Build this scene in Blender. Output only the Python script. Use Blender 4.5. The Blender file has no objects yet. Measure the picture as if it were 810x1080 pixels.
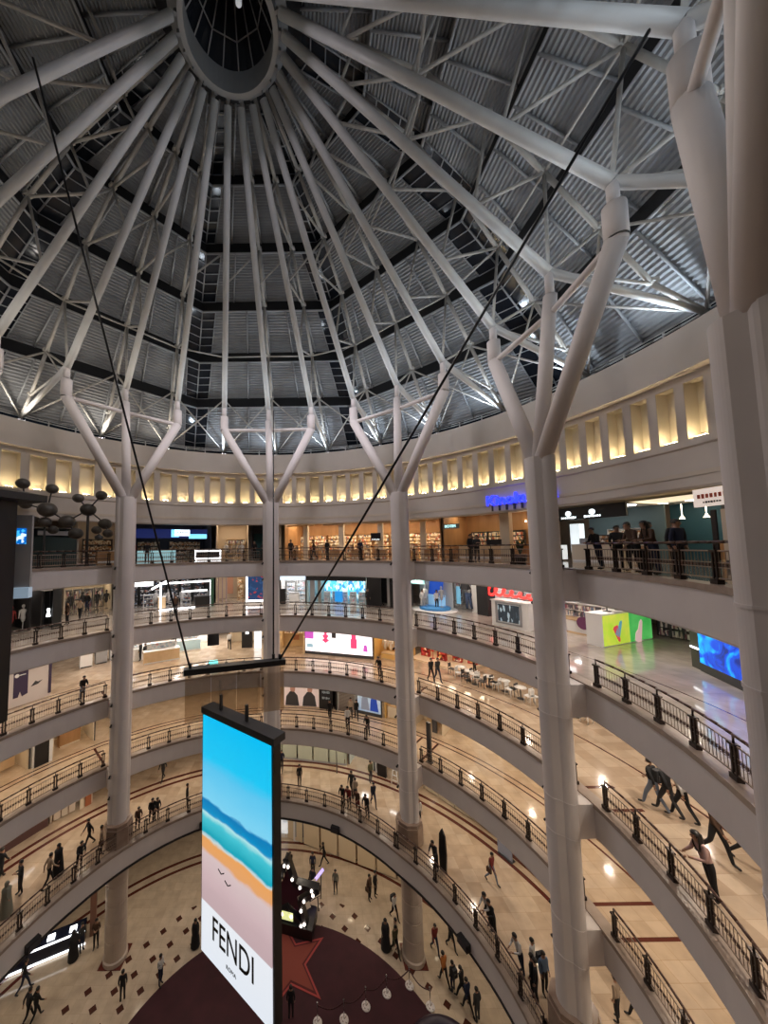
import bpy, bmesh, math, random
from mathutils import Vector, Matrix
random.seed(7)
S = bpy.context.scene
C = S.collection
PI = math.pi

def rad(a):
    return a * PI / 180.0

# ------------------------------------------------------------------ camera
EYE = 26.09
cam_data = bpy.data.cameras.new('camera')
cam = bpy.data.objects.new('camera', cam_data)
C.objects.link(cam)
FPX, PPX, PPY = 353.586, 326.773, 552.905       # focal length and principal point for the 810 x 1080 frame
PITCH, ROLL = rad(4.0477), rad(-0.8083)
cam_data.sensor_fit = 'VERTICAL'
cam_data.sensor_height = 36.0
cam_data.lens = 36.0 * FPX / 1080.0
cam_data.shift_x = (405.0 - PPX) / 1080.0
cam_data.shift_y = (PPY - 540.0) / 1080.0
cam_data.clip_start = 0.05
cam_data.clip_end = 400.0
_fw = Vector((0, math.cos(PITCH), math.sin(PITCH)))
_up = Vector((0, -math.sin(PITCH), math.cos(PITCH)))
_ri = Vector((1, 0, 0))
_r = math.cos(ROLL) * _ri + math.sin(ROLL) * _up
_u = -math.sin(ROLL) * _ri + math.cos(ROLL) * _up
m = Matrix((( _r.x, _u.x, -_fw.x, 3.441), (_r.y, _u.y, -_fw.y, -14.016), (_r.z, _u.z, -_fw.z, EYE), (0, 0, 0, 1)))
cam.matrix_world = m
S.camera = cam

# ------------------------------------------------------------------ world, exposure
S.view_settings.view_transform = 'Standard'
S.view_settings.look = 'None'
S.view_settings.gamma = 1.0
S.view_settings.use_curve_mapping = False
S.view_settings.exposure = 0.0
W = bpy.data.worlds.new('night_sky')
S.world = W
W.use_nodes = True
W.node_tree.nodes['Background'].inputs[0].default_value = (0.010, 0.014, 0.022, 1)
W.node_tree.nodes['Background'].inputs[1].default_value = 0.5
try:
    S.cycles.use_denoising = True
    S.cycles.denoiser = 'OPENIMAGEDENOISE'
    S.cycles.max_bounces = 7
    S.cycles.diffuse_bounces = 4
    S.cycles.glossy_bounces = 3
    S.cycles.sample_clamp_indirect = 4.0
    S.cycles.caustics_reflective = False
    S.cycles.caustics_refractive = False
except Exception:
    pass

# ------------------------------------------------------------------ the atrium's plan (metres, axis of the hall at the origin)
Z = [0.0, 7.04, 11.54, 16.04, 20.54, 25.05]      # floor levels
EDGE = 14.3                                       # radius of the upper slab edges
RC = 13.4                                         # radius of the ring of columns
RW = 21.0                                         # radius of the upper drum wall
FASC = 1.28
TOPW = EYE + 9.75
_E1 = [(-180, 12.1), (-60, 12.0), (28, 11.95), (44, 12.0), (68, 12.6), (90, 12.95), (110, 12.95), (121, 12.75), (134, 12.5), (146, 12.25), (160, 12.1), (180, 12.1)]

def edge1(az):
    az = (az + 180) % 360 - 180
    for (a, r), (b, s) in zip(_E1, _E1[1:]):
        if a <= az <= b:
            t = (az - a) / (b - a)
            return r + (s - r) * t
    return 12.1

def edge(level, az):
    return edge1(az) if level == 1 else EDGE

def pol(r, az, z=0.0):
    return Vector((r * math.cos(rad(az)), r * math.sin(rad(az)), z))

# ------------------------------------------------------------------ lamps of the hall and added fill lights
WARM = (1.0, 0.85, 0.68)
NEUT = (1.0, 0.87, 0.74)
COOL = (0.72, 0.86, 1.0)

def area(name, loc, size, watts, col, target=None, shape='DISK', spread=180):
    d = bpy.data.lights.new(name, 'AREA')
    d.shape = shape
    d.size = size
    d.energy = watts
    d.color = col
    d.spread = rad(spread)
    o = bpy.data.objects.new(name, d)
    o.location = loc
    if target is not None:
        o.rotation_euler = (Vector(target) - Vector(loc)).to_track_quat('-Z', 'Y').to_euler()
    C.objects.link(o)
    return o

LEVEL_W = {0: 38, 1: 46, 2: 48, 3: 56, 4: 52}
LEVEL_C = {0: WARM, 1: (1.0, .85, .68), 2: WARM, 3: (1.0, .86, .71), 4: NEUT}
for lv in range(5):
    ceil_z = Z[lv + 1] - FASC - 0.03
    for k, az in enumerate(range(-40, 176, 12)):
        r = 16.4 if k % 2 else 15.6
        if lv == 0:
            r -= 1.5
        area('downlight_lamp', pol(r, az, ceil_z), 0.16, LEVEL_W[lv], LEVEL_C[lv], pol(r, az, 0))
for lv, w, cc in ((3, 60, NEUT), (4, 60, NEUT), (2, 34, WARM)):
    for k, az in enumerate(range(-8, 150, 12)):
        area('downlight_lamp', pol(20.3, az, Z[lv + 1] - FASC - .03), .2, w, cc, pol(20.3, az, 0))
for az in (104, 110, 116, 122, 128):
    area('downlight_lamp', pol(23.5, az, Z[4] - FASC - .03), .3, 110, (1, .95, .9), pol(23.5, az, 0))
for az in range(-34, 165, 18):                    # under the top gallery's ceiling
    area('downlight_lamp', pol(23.0, az, EYE + 2.9), 0.2, 26, WARM, pol(23.0, az, 0))
# cool flood lamps on the wall head below each truss, turned up to the roof
for k in range(24):
    az = 15 * k
    if 200 < az < 295:
        continue
    cool = az <= 105 or az >= 300
    area('truss_flood_lamp', pol(19.6, az + 2.2, TOPW - 0.1), 0.2, 115 if cool else 70, COOL if cool else (1.0, .93, .82), pol(17.2, az - 1.0, TOPW + 5))
    area('roof_fill_light', pol(13.0, az + 7.5, EYE + 11.6), 0.3, 17 if az >= 300 else (25 if cool else 17), (.80, .90, 1.0) if cool else (1.0, .95, .88), pol(15.5, az + 7.5, EYE + 18))  # added fill at the column heads to brighten the roof panels, no fixture there
# added fill lights high in the void, without fixtures, to brighten fascias and columns
area('oculus_fill_light', (0.3, -0.4, EYE + 22.6), 3.4, 130, (0.95, 0.90, 1.0), (0.3, -0.4, 0))  # added wide fill, separate from the small hanging lamp
for k, (w, cc) in enumerate(((190, (1, .90, .86)), (430, (1.0, .93, 1.0)), (330, (1, .92, .94)), (190, (1, .88, .80)), (90, WARM), (70, WARM), (70, WARM), (95, (1, .88, .80)))):
    area('hall_fill_light', pol(9.0, 45 * k + 22.5, EYE + 13.5), 1.2, w, cc, pol(12.5, 45 * k + 22.5, 0))

# ------------------------------------------------------------------ materials
_M = {}

def mat(name, col=(.8, .8, .8), rough=.5, metal=0.0, emit=None, strength=0.0, spec=.5):
    if name in _M:
        return _M[name]
    m = bpy.data.materials.new(name)
    m.use_nodes = True
    b = m.node_tree.nodes['Principled BSDF']
    b.inputs['Base Color'].default_value = (*col, 1)
    b.inputs['Roughness'].default_value = rough
    b.inputs['Metallic'].default_value = metal
    b.inputs['Specular IOR Level'].default_value = spec
    if emit is not None:
        b.inputs['Emission Color'].default_value = (*emit, 1)
        b.inputs['Emission Strength'].default_value = strength
    _M[name] = m
    return m

def nodes(m):
    return m.node_tree.nodes, m.node_tree.links, m.node_tree.nodes['Principled BSDF']

def math_node(n, l, op, a, b=None, c=None):
    x = n.new('ShaderNodeMath')
    x.operation = op
    for i, v in enumerate((a, b, c)):
        if v is None:
            continue
        if isinstance(v, (int, float)):
            x.inputs[i].default_value = v
        else:
            l.new(v, x.inputs[i])
    return x.outputs[0]

def ramp(n, l, fac, stops, interp='LINEAR'):
    r = n.new('ShaderNodeValToRGB')
    r.color_ramp.interpolation = interp
    e = r.color_ramp.elements
    while len(e) > 1:
        e.remove(e[-1])
    e[0].position, e[0].color = stops[0][0], (*stops[0][1], 1)
    for p, c in stops[1:]:
        x = e.new(p)
        x.color = (*c, 1)
    l.new(fac, r.inputs[0])
    return r.outputs[0]

def speckle(name, stops, scale=6.0, rough=.5, emit=0.0, metal=0.0, interp='CONSTANT', stretch=(1, 1, 1)):
    """goods, prints and screens: a patchwork of colours of its own"""
    m = mat(name, rough=rough, metal=metal)
    n, l, b = nodes(m)
    tc = n.new('ShaderNodeTexCoord')
    mp = n.new('ShaderNodeMapping')
    mp.inputs['Scale'].default_value = stretch
    l.new(tc.outputs['Object'], mp.inputs[0])
    v = n.new('ShaderNodeTexVoronoi')
    v.inputs['Scale'].default_value = scale
    l.new(mp.outputs[0], v.inputs['Vector'])
    s = n.new('ShaderNodeSeparateColor')
    l.new(v.outputs['Color'], s.inputs[0])
    c = ramp(n, l, s.outputs[0], stops, interp)
    l.new(c, b.inputs['Base Color'])
    if emit:
        l.new(c, b.inputs['Emission Color'])
        b.inputs['Emission Strength'].default_value = emit
    return m

def cloudy(name, stops, scale=1.0, rough=.5, emit=0.0, detail=4, stretch=(1, 1, 1), distortion=0.0):
    m = mat(name, rough=rough)
    n, l, b = nodes(m)
    tc = n.new('ShaderNodeTexCoord')
    mp = n.new('ShaderNodeMapping')
    mp.inputs['Scale'].default_value = stretch
    l.new(tc.outputs['Object'], mp.inputs[0])
    v = n.new('ShaderNodeTexNoise')
    v.inputs['Scale'].default_value = scale
    v.inputs['Detail'].default_value = detail
    v.inputs['Distortion'].default_value = distortion
    l.new(mp.outputs[0], v.inputs['Vector'])
    c = ramp(n, l, v.outputs['Fac'], stops)
    l.new(c, b.inputs['Base Color'])
    if emit:
        l.new(c, b.inputs['Emission Color'])
        b.inputs['Emission Strength'].default_value = emit
    return m

def marble(name, base, dark, rings=(), ring_col=(.10, .024, .017), tile=0.62, rough=.13, diamonds=False, vary=.5, bars=0):
    """polished stone floor: square tiles of slightly different stone, inlaid bands that follow the ring"""
    m = mat(name, rough=rough)
    n, l, b = nodes(m)
    tc = n.new('ShaderNodeTexCoord')
    P = tc.outputs['Object']
    br = n.new('ShaderNodeTexBrick')
    br.offset = 0.0
    br.inputs['Color1'].default_value = (*base, 1)
    br.inputs['Color2'].default_value = (*[x + (y - x) * vary for x, y in zip(base, dark)], 1)
    br.inputs['Mortar'].default_value = (*dark, 1)
    br.inputs['Scale'].default_value = 1.0
    br.inputs['Mortar Size'].default_value = 0.006
    br.inputs['Brick Width'].default_value = tile
    br.inputs['Row Height'].default_value = tile
    l.new(P, br.inputs['Vector'])
    no = n.new('ShaderNodeTexNoise')
    no.inputs['Scale'].default_value = 1.7
    no.inputs['Detail'].default_value = 5
    l.new(P, no.inputs['Vector'])
    vein = ramp(n, l, no.outputs['Fac'], [(.3, (.86, .86, .86)), (.7, (1.08, 1.08, 1.08))])
    mx = n.new('ShaderNodeMix')
    mx.data_type = 'RGBA'
    mx.blend_type = 'MULTIPLY'
    mx.inputs[0].default_value = 1.0
    l.new(br.outputs['Color'], mx.inputs[6])
    l.new(vein, mx.inputs[7])
    col = mx.outputs[2]
    sx = n.new('ShaderNodeSeparateXYZ')
    l.new(P, sx.inputs[0])
    r2 = math_node(n, l, 'ADD', math_node(n, l, 'MULTIPLY', sx.outputs[0], sx.outputs[0]), math_node(n, l, 'MULTIPLY', sx.outputs[1], sx.outputs[1]))
    r = math_node(n, l, 'SQRT', r2)

    def over(mask, c):
        nonlocal col
        k = n.new('ShaderNodeMix')
        k.data_type = 'RGBA'
        l.new(mask, k.inputs[0])
        l.new(col, k.inputs[6])
        k.inputs[7].default_value = (*c, 1)
        col = k.outputs[2]
    for rr, w in rings:
        over(math_node(n, l, 'COMPARE', r, rr, w / 2), ring_col)
    if diamonds:
        # a field of small dark squares set on the diagonal
        a = math_node(n, l, 'MULTIPLY', math_node(n, l, 'ADD', sx.outputs[0], sx.outputs[1]), .7071)
        c = math_node(n, l, 'MULTIPLY', math_node(n, l, 'SUBTRACT', sx.outputs[0], sx.outputs[1]), .7071)
        fa = math_node(n, l, 'COMPARE', math_node(n, l, 'PINGPONG', a, .55), .55, .17)
        fc = math_node(n, l, 'COMPARE', math_node(n, l, 'PINGPONG', c, .55), .55, .17)
        zone = math_node(n, l, 'COMPARE', r, 11.6, 2.0)
        over(math_node(n, l, 'MULTIPLY', math_node(n, l, 'MULTIPLY', fa, fc), zone), (.07, .022, .015))
    for k in range(4 if bars else 0):
        # pairs of inlaid bars that run out from the columns
        d_ = math_node(n, l, 'SUBTRACT', math_node(n, l, 'MULTIPLY', sx.outputs[0], math.sin(k * PI / 4)), math_node(n, l, 'MULTIPLY', sx.outputs[1], math.cos(k * PI / 4)))
        bar = math_node(n, l, 'COMPARE', math_node(n, l, 'ABSOLUTE', d_), .62, .075)
        over(math_node(n, l, 'MULTIPLY', bar, math_node(n, l, 'LESS_THAN', r, bars)), ring_col)
    l.new(col, b.inputs['Base Color'])
    b.inputs['Coat Weight'].default_value = 0.5
    b.inputs['Coat Roughness'].default_value = 0.02
    return m

STONE = (.60, .47, .345)
STONE_D = (.42, .30, .20)
FLOOR_M = [
    marble('cream_marble_ground', (.60, .49, .37), (.46, .36, .26), [(17.05, .24), (17.75, .24)], diamonds=True, rough=.12),
    marble('cream_marble_first', STONE, STONE_D, [(16.9, .26), (17.55, .26)], vary=.75, tile=.8),
    marble('cream_marble_second', STONE, (.42, .29, .17), [(17.35, .12), (17.8, .12)], vary=.35, bars=17.3),
    marble('cream_marble_third', (.60, .48, .36), (.40, .29, .20), [(17.9, .10)], vary=.8, bars=15.9),
    marble('grey_marble_fourth', (.52, .46, .41), (.36, .31, .27), [(17.2, .06)], vary=.5, rough=.09),
    marble('brown_marble_top', (.40, .31, .23), (.28, .21, .15), vary=.5),
]
PAINT = cloudy('white_painted_plaster', [(.3, (.70, .655, .645)), (.7, (.76, .715, .70))], .6, .62)
LEDGE = cloudy('brown_stone_ledge', [(.3, (.30, .235, .19)), (.7, (.38, .30, .25))], 3.0, .35)
SOFFIT = mat('white_soffit', (.74, .71, .68), .7)
DARKTRIM = mat('dark_trim', (.03, .028, .03), .5)
DRUM = cloudy('cream_drum_plaster', [(.3, (.66, .60, .54)), (.7, (.72, .66, .60))], .5, .7)
NICHE = mat('ivory_niche', (.80, .72, .58), .75)
BRONZE = mat('dark_bronze', (.045, .033, .028), .38, .6)
BALUSTER = mat('bronze_baluster', (.30, .23, .18), .42, .5)
HANDRAIL = mat('dark_wood_handrail', (.075, .035, .025), .3)
STEEL = cloudy('off_white_steel', [(.3, (.62, .62, .61)), (.7, (.70, .70, .69))], 1.2, .45)
STEEL2 = cloudy('brownish_white_steel', [(.3, (.42, .39, .35)), (.7, (.56, .54, .51))], 1.6, .5)  # browner and darker tone for upper chords, webs and braces
ROOFM = cloudy('corrugated_grey_metal', [(.3, (.28, .285, .295)), (.7, (.36, .365, .375))], .9, .42)
RAFTER = mat('grey_rafter', (.42, .43, .45), .5)
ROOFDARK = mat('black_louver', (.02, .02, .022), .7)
GLASSDARK = mat('dark_roof_glass', (.018, .022, .03), .12)
BLACK = mat('black_lacquer', (.012, .012, .014), .35)
CHARCOAL = mat('charcoal', (.05, .05, .055), .5)
WHITE = mat('white_laminate', (.82, .82, .82), .4)
CREAM = mat('cream_wall', (.72, .62, .48), .6)
BEIGE = mat('beige_panel', (.62, .52, .42), .6)
WOOD = cloudy('warm_wood', [(.3, (.36, .19, .08)), (.7, (.50, .28, .13))], 1.5, .4, stretch=(1, 1, .15))
PALEWOOD = cloudy('pale_wood', [(.3, (.60, .42, .24)), (.7, (.70, .52, .32))], 1.5, .4)
GREY = mat('grey_panel', (.35, .35, .36), .5)
BLUEWALL = mat('petrol_blue_wall', (.035, .12, .18), .5)
LITWARM = mat('lit_warm_ceiling', (1, .9, .75), .5, 0, (1, .80, .55), 10.0)
LITWHITE = mat('lit_white_ceiling', (1, 1, 1), .5, 0, (1, .96, .92), 13.0)
LITDIM = mat('lit_dim_ceiling', (1, .9, .8), .5, 0, (1, .78, .55), 4.0)
LITEDGE = mat('lit_white_edge', (1, 1, 1), .4, 0, (.95, .97, 1), 2.2)
LAMPGLOW = mat('niche_lamp_glow', (1, .9, .7), .4, 0, (1, .78, .45), 75.0)
CHROME = mat('brushed_steel', (.55, .55, .56), .25, 1.0)

# ------------------------------------------------------------------ mesh helper
class MB:
    def __init__(s):
        s.v, s.f, s.mi, s.sm = [], [], [], []

    def add(s, vs, fs, mi=0, smooth=False):
        o = len(s.v)
        s.v += [tuple(v) for v in vs]
        for f in fs:
            s.f.append(tuple(i + o for i in f))
            s.mi.append(mi)
            s.sm.append(smooth)
        return s

    def box(s, c, d, mi=0, rz=0.0, rx=0.0, ry=0.0):
        x, y, z = d[0] / 2, d[1] / 2, d[2] / 2
        R = Matrix.Rotation(rz, 3, 'Z') @ Matrix.Rotation(ry, 3, 'Y') @ Matrix.Rotation(rx, 3, 'X')
        c = Vector(c)
        vs = [c + R @ Vector(p) for p in ((-x, -y, -z), (x, -y, -z), (x, y, -z), (-x, y, -z), (-x, -y, z), (x, -y, z), (x, y, z), (-x, y, z))]
        return s.add(vs, [(3, 2, 1, 0), (4, 5, 6, 7), (0, 1, 5, 4), (1, 2, 6, 5), (2, 3, 7, 6), (3, 0, 4, 7)], mi)

    def tube(s, p, q, r, r2=None, n=10, mi=0, caps=True, smooth=True):
        p, q = Vector(p), Vector(q)
        d = (q - p).normalized()
        a = d.cross(Vector((0, 0, 1)))
        if a.length < 1e-4:
            a = Vector((1, 0, 0))
        a.normalize()
        b = d.cross(a)
        r2 = r if r2 is None else r2
        vs = []
        for c, rr in ((p, r), (q, r2)):
            for i in range(n):
                t = 2 * PI * i / n
                vs.append(c + a * (rr * math.cos(t)) + b * (rr * math.sin(t)))
        s.add(vs, [(i, i + n, (i + 1) % n + n, (i + 1) % n) for i in range(n)], mi, smooth)
        if caps:
            s.add(vs[:n], [tuple(range(n))], mi)
            s.add(vs[n:], [tuple(reversed(range(n)))], mi)
        return s

    def path(s, pts, r, n=8, mi=0):
        for a, b in zip(pts, pts[1:]):
            s.tube(a, b, r, n=n, mi=mi)
        return s

    def lathe(s, prof, c=(0, 0, 0), n=16, mi=0, smooth=True):
        c = Vector(c)
        k = len(prof)
        vs = []
        for i in range(n):
            t = 2 * PI * i / n
            for r, z in prof:
                vs.append(c + Vector((r * math.cos(t), r * math.sin(t), z)))
        fs = []
        for i in range(n):
            j = (i + 1) % n
            for a in range(k - 1):
                fs.append((i * k + a, j * k + a, j * k + a + 1, i * k + a + 1))
        return s.add(vs, fs, mi, smooth)

    def ball(s, c, r, n=14, sz=1.0, mi=0):
        h = n // 2
        return s.lathe([(r * math.sin(PI * i / h), -r * sz * math.cos(PI * i / h)) for i in range(h + 1)], c, n, mi)

    def prism(s, poly, z0, z1, mi=0):
        n = len(poly)
        vs = [(x, y, z0) for x, y in poly] + [(x, y, z1) for x, y in poly]
        return s.add(vs, [tuple(reversed(range(n))), tuple(range(n, 2 * n))] + [(i, (i + 1) % n, (i + 1) % n + n, i + n) for i in range(n)], mi)

    def sweep(s, prof, a0, a1, step=3.0, R=lambda a: 0.0, closed=False, caps=True, mi=0, mis=None, smooth=False):
        """sweep a (radius, height) outline round the hall's axis"""
        n = max(1, int(math.ceil((a1 - a0) / step)))
        k = len(prof)
        vs = []
        for i in range(n + 1):
            az = a0 + (a1 - a0) * i / n
            for r, z in prof:
                vs.append(pol(R(az) + r, az, z))
        segs = k if closed else k - 1
        for j in range(segs):
            jj = (j + 1) % k
            fs = [(i * k + j, i * k + jj, (i + 1) * k + jj, (i + 1) * k + j) for i in range(n)]
            o = len(s.v)
            s.add([], [], 0)
            for f in fs:
                s.f.append(tuple(x + o for x in f))
                s.mi.append(mis[j] if mis else mi)
                s.sm.append(smooth)
        s.v += [tuple(v) for v in vs]
        if closed and caps and abs(a1 - a0) < 359.9:
            s.add(vs[:k], [tuple(reversed(range(k)))], mi)
            s.add(vs[-k:], [tuple(range(k))], mi)
        return s

    def build(s, name, mats, parent=None, fix=True):
        me = bpy.data.meshes.new(name)
        me.from_pydata(s.v, [], s.f)
        for x in (mats if isinstance(mats, (list, tuple)) else [mats]):
            me.materials.append(x)
        me.polygons.foreach_set('material_index', s.mi)
        me.polygons.foreach_set('use_smooth', s.sm)
        if fix:
            bm = bmesh.new()
            bm.from_mesh(me)
            bmesh.ops.remove_doubles(bm, verts=bm.verts, dist=1e-5)
            bmesh.ops.recalc_face_normals(bm, faces=bm.faces)
            bm.to_mesh(me)
            bm.free()
        me.update()
        o = bpy.data.objects.new(name, me)
        C.objects.link(o)
        if parent is not None:
            o.parent = parent
        return o

def tag(o, label, cat, group=None, kind=None):
    o['label'] = label
    o['category'] = cat
    if group:
        o['group'] = group
    if kind:
        o['kind'] = kind
    return o

def thing(name, label, cat, loc=(0, 0, 0), rz=0.0, group=None, kind=None):
    o = bpy.data.objects.new(name, None)
    o.empty_display_size = .2
    o.location = loc
    o.rotation_euler = (0, 0, rz)
    C.objects.link(o)
    return tag(o, label, cat, group, kind)

def copy_tree(o, parent=None):
    c = o.copy()
    C.objects.link(c)
    if parent is not None:
        c.parent = parent
    for ch in list(o.children):
        copy_tree(ch, c)
    return c

def text(body, size, material, parent, loc, rx=PI / 2, rz=0.0, depth=.03, name='lettering', align='CENTER', shear=0.0):
    cu = bpy.data.curves.new(name, 'FONT')
    cu.body = body
    cu.size = size
    cu.extrude = depth
    cu.align_x = align
    cu.align_y = 'CENTER'
    cu.shear = shear
    t = bpy.data.objects.new('tmp_text', cu)
    C.objects.link(t)
    bpy.context.view_layer.update()
    me = bpy.data.meshes.new_from_object(t.evaluated_get(bpy.context.evaluated_depsgraph_get()))
    bpy.data.objects.remove(t)
    me.materials.clear()
    me.materials.append(material)
    o = bpy.data.objects.new(name, me)
    C.objects.link(o)
    if parent is not None:
        o.parent = parent
    o.location = loc
    o.rotation_euler = (rx, 0, rz)
    return o

# ================================================================== STRUCTURE
ORD = ['ground', 'lowest', 'second', 'third', 'fourth', 'top']
RO = 29.0
gf = MB()
gf.lathe([(0.0, 0.0), (8, 0), (16, 0), (RO, 0), (RO, -.3), (0, -.3)], n=96, smooth=False)
tag(gf.build('floor', FLOOR_M[0]), 'cream marble ground floor with dark red bands and small dark squares', 'floor', kind='structure')
for lv in range(1, 6):
    R = (lambda a: edge1(a)) if lv == 1 else (lambda a: EDGE)
    z = Z[lv]
    fl = MB()
    n = 120
    vs, fs = [], []
    for i in range(n):
        az = 360.0 * i / n
        vs += [pol(R(az) + .42, az, z), pol(RO, az, z), pol(RO, az, z - .12), pol(R(az) + .42, az, z - .12)]
    for i in range(n):
        j = (i + 1) % n
        for k in range(4):
            fs.append((i * 4 + k, i * 4 + (k + 1) % 4, j * 4 + (k + 1) % 4, j * 4 + k))
    fl.add(vs, fs)
    tag(fl.build('floor', FLOOR_M[lv]), 'polished stone walkway floor of the %s gallery' % ORD[lv], 'floor', kind='structure')
    tr = MB()
    prof = [(.42, z - .14), (.42, z + .03), (-.04, z + .03), (-.04, z - .13), (0, z - .13), (0, z - FASC + .06), (.04, z - FASC), (.6, z - FASC), (.6, z - .14)]
    tr.sweep(prof, 0, 360, 3, R, closed=True, mis=[0, 0, 0, 0, 1, 1, 1, 1, 1])
    if lv == 1:
        tr.sweep([(.02, z - FASC - .10), (-.03, z - FASC - .10), (-.03, z - FASC + .02), (.02, z - FASC + .02)], 0, 360, 3, R, closed=True, mi=2)
    tag(tr.build('trim_%d' % lv, [LEDGE, PAINT, DARKTRIM]), 'white curved fascia with brown stone ledge of the %s gallery' % ORD[lv], 'balcony edge', kind='structure')
    ce = MB()
    ce.sweep([(.55, z - FASC), (RO - 14.3, z - FASC), (RO - 14.3, z - FASC + .1), (.55, z - FASC + .1)], 0, 360, 3, R, closed=True)
    tag(ce.build('ceiling', SOFFIT), 'white ceiling under the %s gallery' % ORD[lv], 'ceiling', kind='structure')
ce = MB()
zc = EYE + 3.0
ce.sweep([(20.75, zc), (RO, zc), (RO, zc + .2), (20.75, zc + .2)], 0, 360, 3, closed=True)
tag(ce.build('ceiling', mat('cream_ceiling', (.70, .62, .52), .7)), 'cream ceiling over the shops of the top gallery', 'ceiling', kind='structure')
bw = MB()
bw.sweep([(RO, -.3), (RO, EYE + 3.2), (RO + .3, EYE + 3.2), (RO + .3, -.3)], 0, 360, 4, closed=True)
tag(bw.build('wall_back', mat('taupe_back_wall', (.36, .30, .25), .7)), 'taupe outer wall behind the shops', 'wall', kind='structure')

# ---- the upper drum: fascia, ledge, lit niches, parapet
az_n = [-1.1]
while az_n[-1] < 178:
    az_n.append(az_n[-1] + 3.2 + max(0.0, (az_n[-1] - 8)) * .0100)
while az_n[0] > -70:
    az_n.insert(0, az_n[0] - 3.2)
ZN0, ZN1 = EYE + 4.74, EYE + 7.42
dr = MB()
zb, zt = EYE + 4.5, EYE + 7.78
RN, RD = RW, RW + .66
for i, a in enumerate(az_n):
    pitch_l = (a - az_n[i - 1]) if i else 3.2
    pitch_r = (az_n[i + 1] - a) if i + 1 < len(az_n) else 3.3
    l0, r0 = a - pitch_l / 2, a + pitch_r / 2
    l1, r1 = a - .335 * pitch_l, a + .335 * pitch_r
    P = lambda r, az, z: pol(r, az, z)
    # pilaster strips either side, wall above and below the opening
    for (x0, x1, z0, z1) in ((l0, l1, zb, zt), (r1, r0, zb, zt), (l1, r1, zb, ZN0), (l1, r1, ZN1, zt)):
        dr.add([P(RN, x0, z0), P(RN, x1, z0), P(RN, x1, z1), P(RN, x0, z1)], [(0, 1, 2, 3)], 0)
    q = [P(RN, l1, ZN0), P(RN, r1, ZN0), P(RN, r1, ZN1), P(RN, l1, ZN1)]
    b = [P(RD, l1, ZN0), P(RD, r1, ZN0), P(RD, r1, ZN1), P(RD, l1, ZN1)]
    dr.add(q + b, [(0, 1, 5, 4), (1, 2, 6, 5), (2, 3, 7, 6), (3, 0, 4, 7), (4, 5, 6, 7)], 1)
    # raised frame round each opening
    for s0, s1 in ((l1 - .12, l1), (r1, r1 + .12)):
        dr.add([P(RN - .03, s0, ZN0), P(RN - .03, s1, ZN0), P(RN - .03, s1, ZN1), P(RN - .03, s0, ZN1)], [(0, 1, 2, 3)], 0)
A0, A1 = az_n[0] - 1.6, az_n[-1] + 2.4
dr.sweep([(RW - .55, EYE + 7.78), (RW - .55, TOPW), (RW + .7, TOPW), (RW + .7, EYE + 7.78)], A0, A1, 2, closed=True)
dr.sweep([(RW + .02, EYE + 4.50), (RW - .32, EYE + 4.50), (RW - .32, EYE + 4.36), (RW - .2, EYE + 4.30), (RW - .2, EYE + 2.55), (RW - .12, EYE + 2.45), (RW + .35, EYE + 2.45), (RW + .35, EYE + 4.5)], A0, A1, 2)
dr.sweep([(RW + .68, zb), (RW + .68, zt)], A0, A1, 2)
tag(dr.build('wall_upper', [DRUM, NICHE], fix=False), 'curved cream drum wall with a row of recessed niches below the roof', 'wall', kind='structure')
# small uplights in the niches
base = MB()
base.box((0, 0, .03), (.52, .16, .06), 0)
base.box((0, 0, .066), (.46, .12, .012), 1)
nl = base.build('niche_uplight', [BRONZE, LAMPGLOW])
first = True
for i, a in enumerate(az_n):
    if not -24 < a < 156:
        continue
    o = nl if first else nl.copy()
    if not first:
        C.objects.link(o)
    first = False
    o.location = pol(RW + .14, a, ZN0 + .003)
    o.rotation_euler = (0, 0, rad(a - 90))
    tag(o, 'small warm uplight on the sill of a niche in the cream drum wall', 'light', 'niche uplights of the drum wall')

# ---- wall head rail
hr = MB()
for zz, rr in ((TOPW + .45, .05), (TOPW + .62, .035)):
    for k in range(120):
        hr.tube(pol(RW + .1, 3 * k, zz), pol(RW + .1, 3 * k + 3, zz), rr, n=6)
for k in range(72):
    hr.tube(pol(RW + .1, 5 * k, TOPW - .05), pol(RW + .1, 5 * k, TOPW + .62), .05, n=6)
tag(hr.build('trim_9', STEEL), 'white steel rail running round the head of the drum wall', 'rail', kind='structure')

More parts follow.
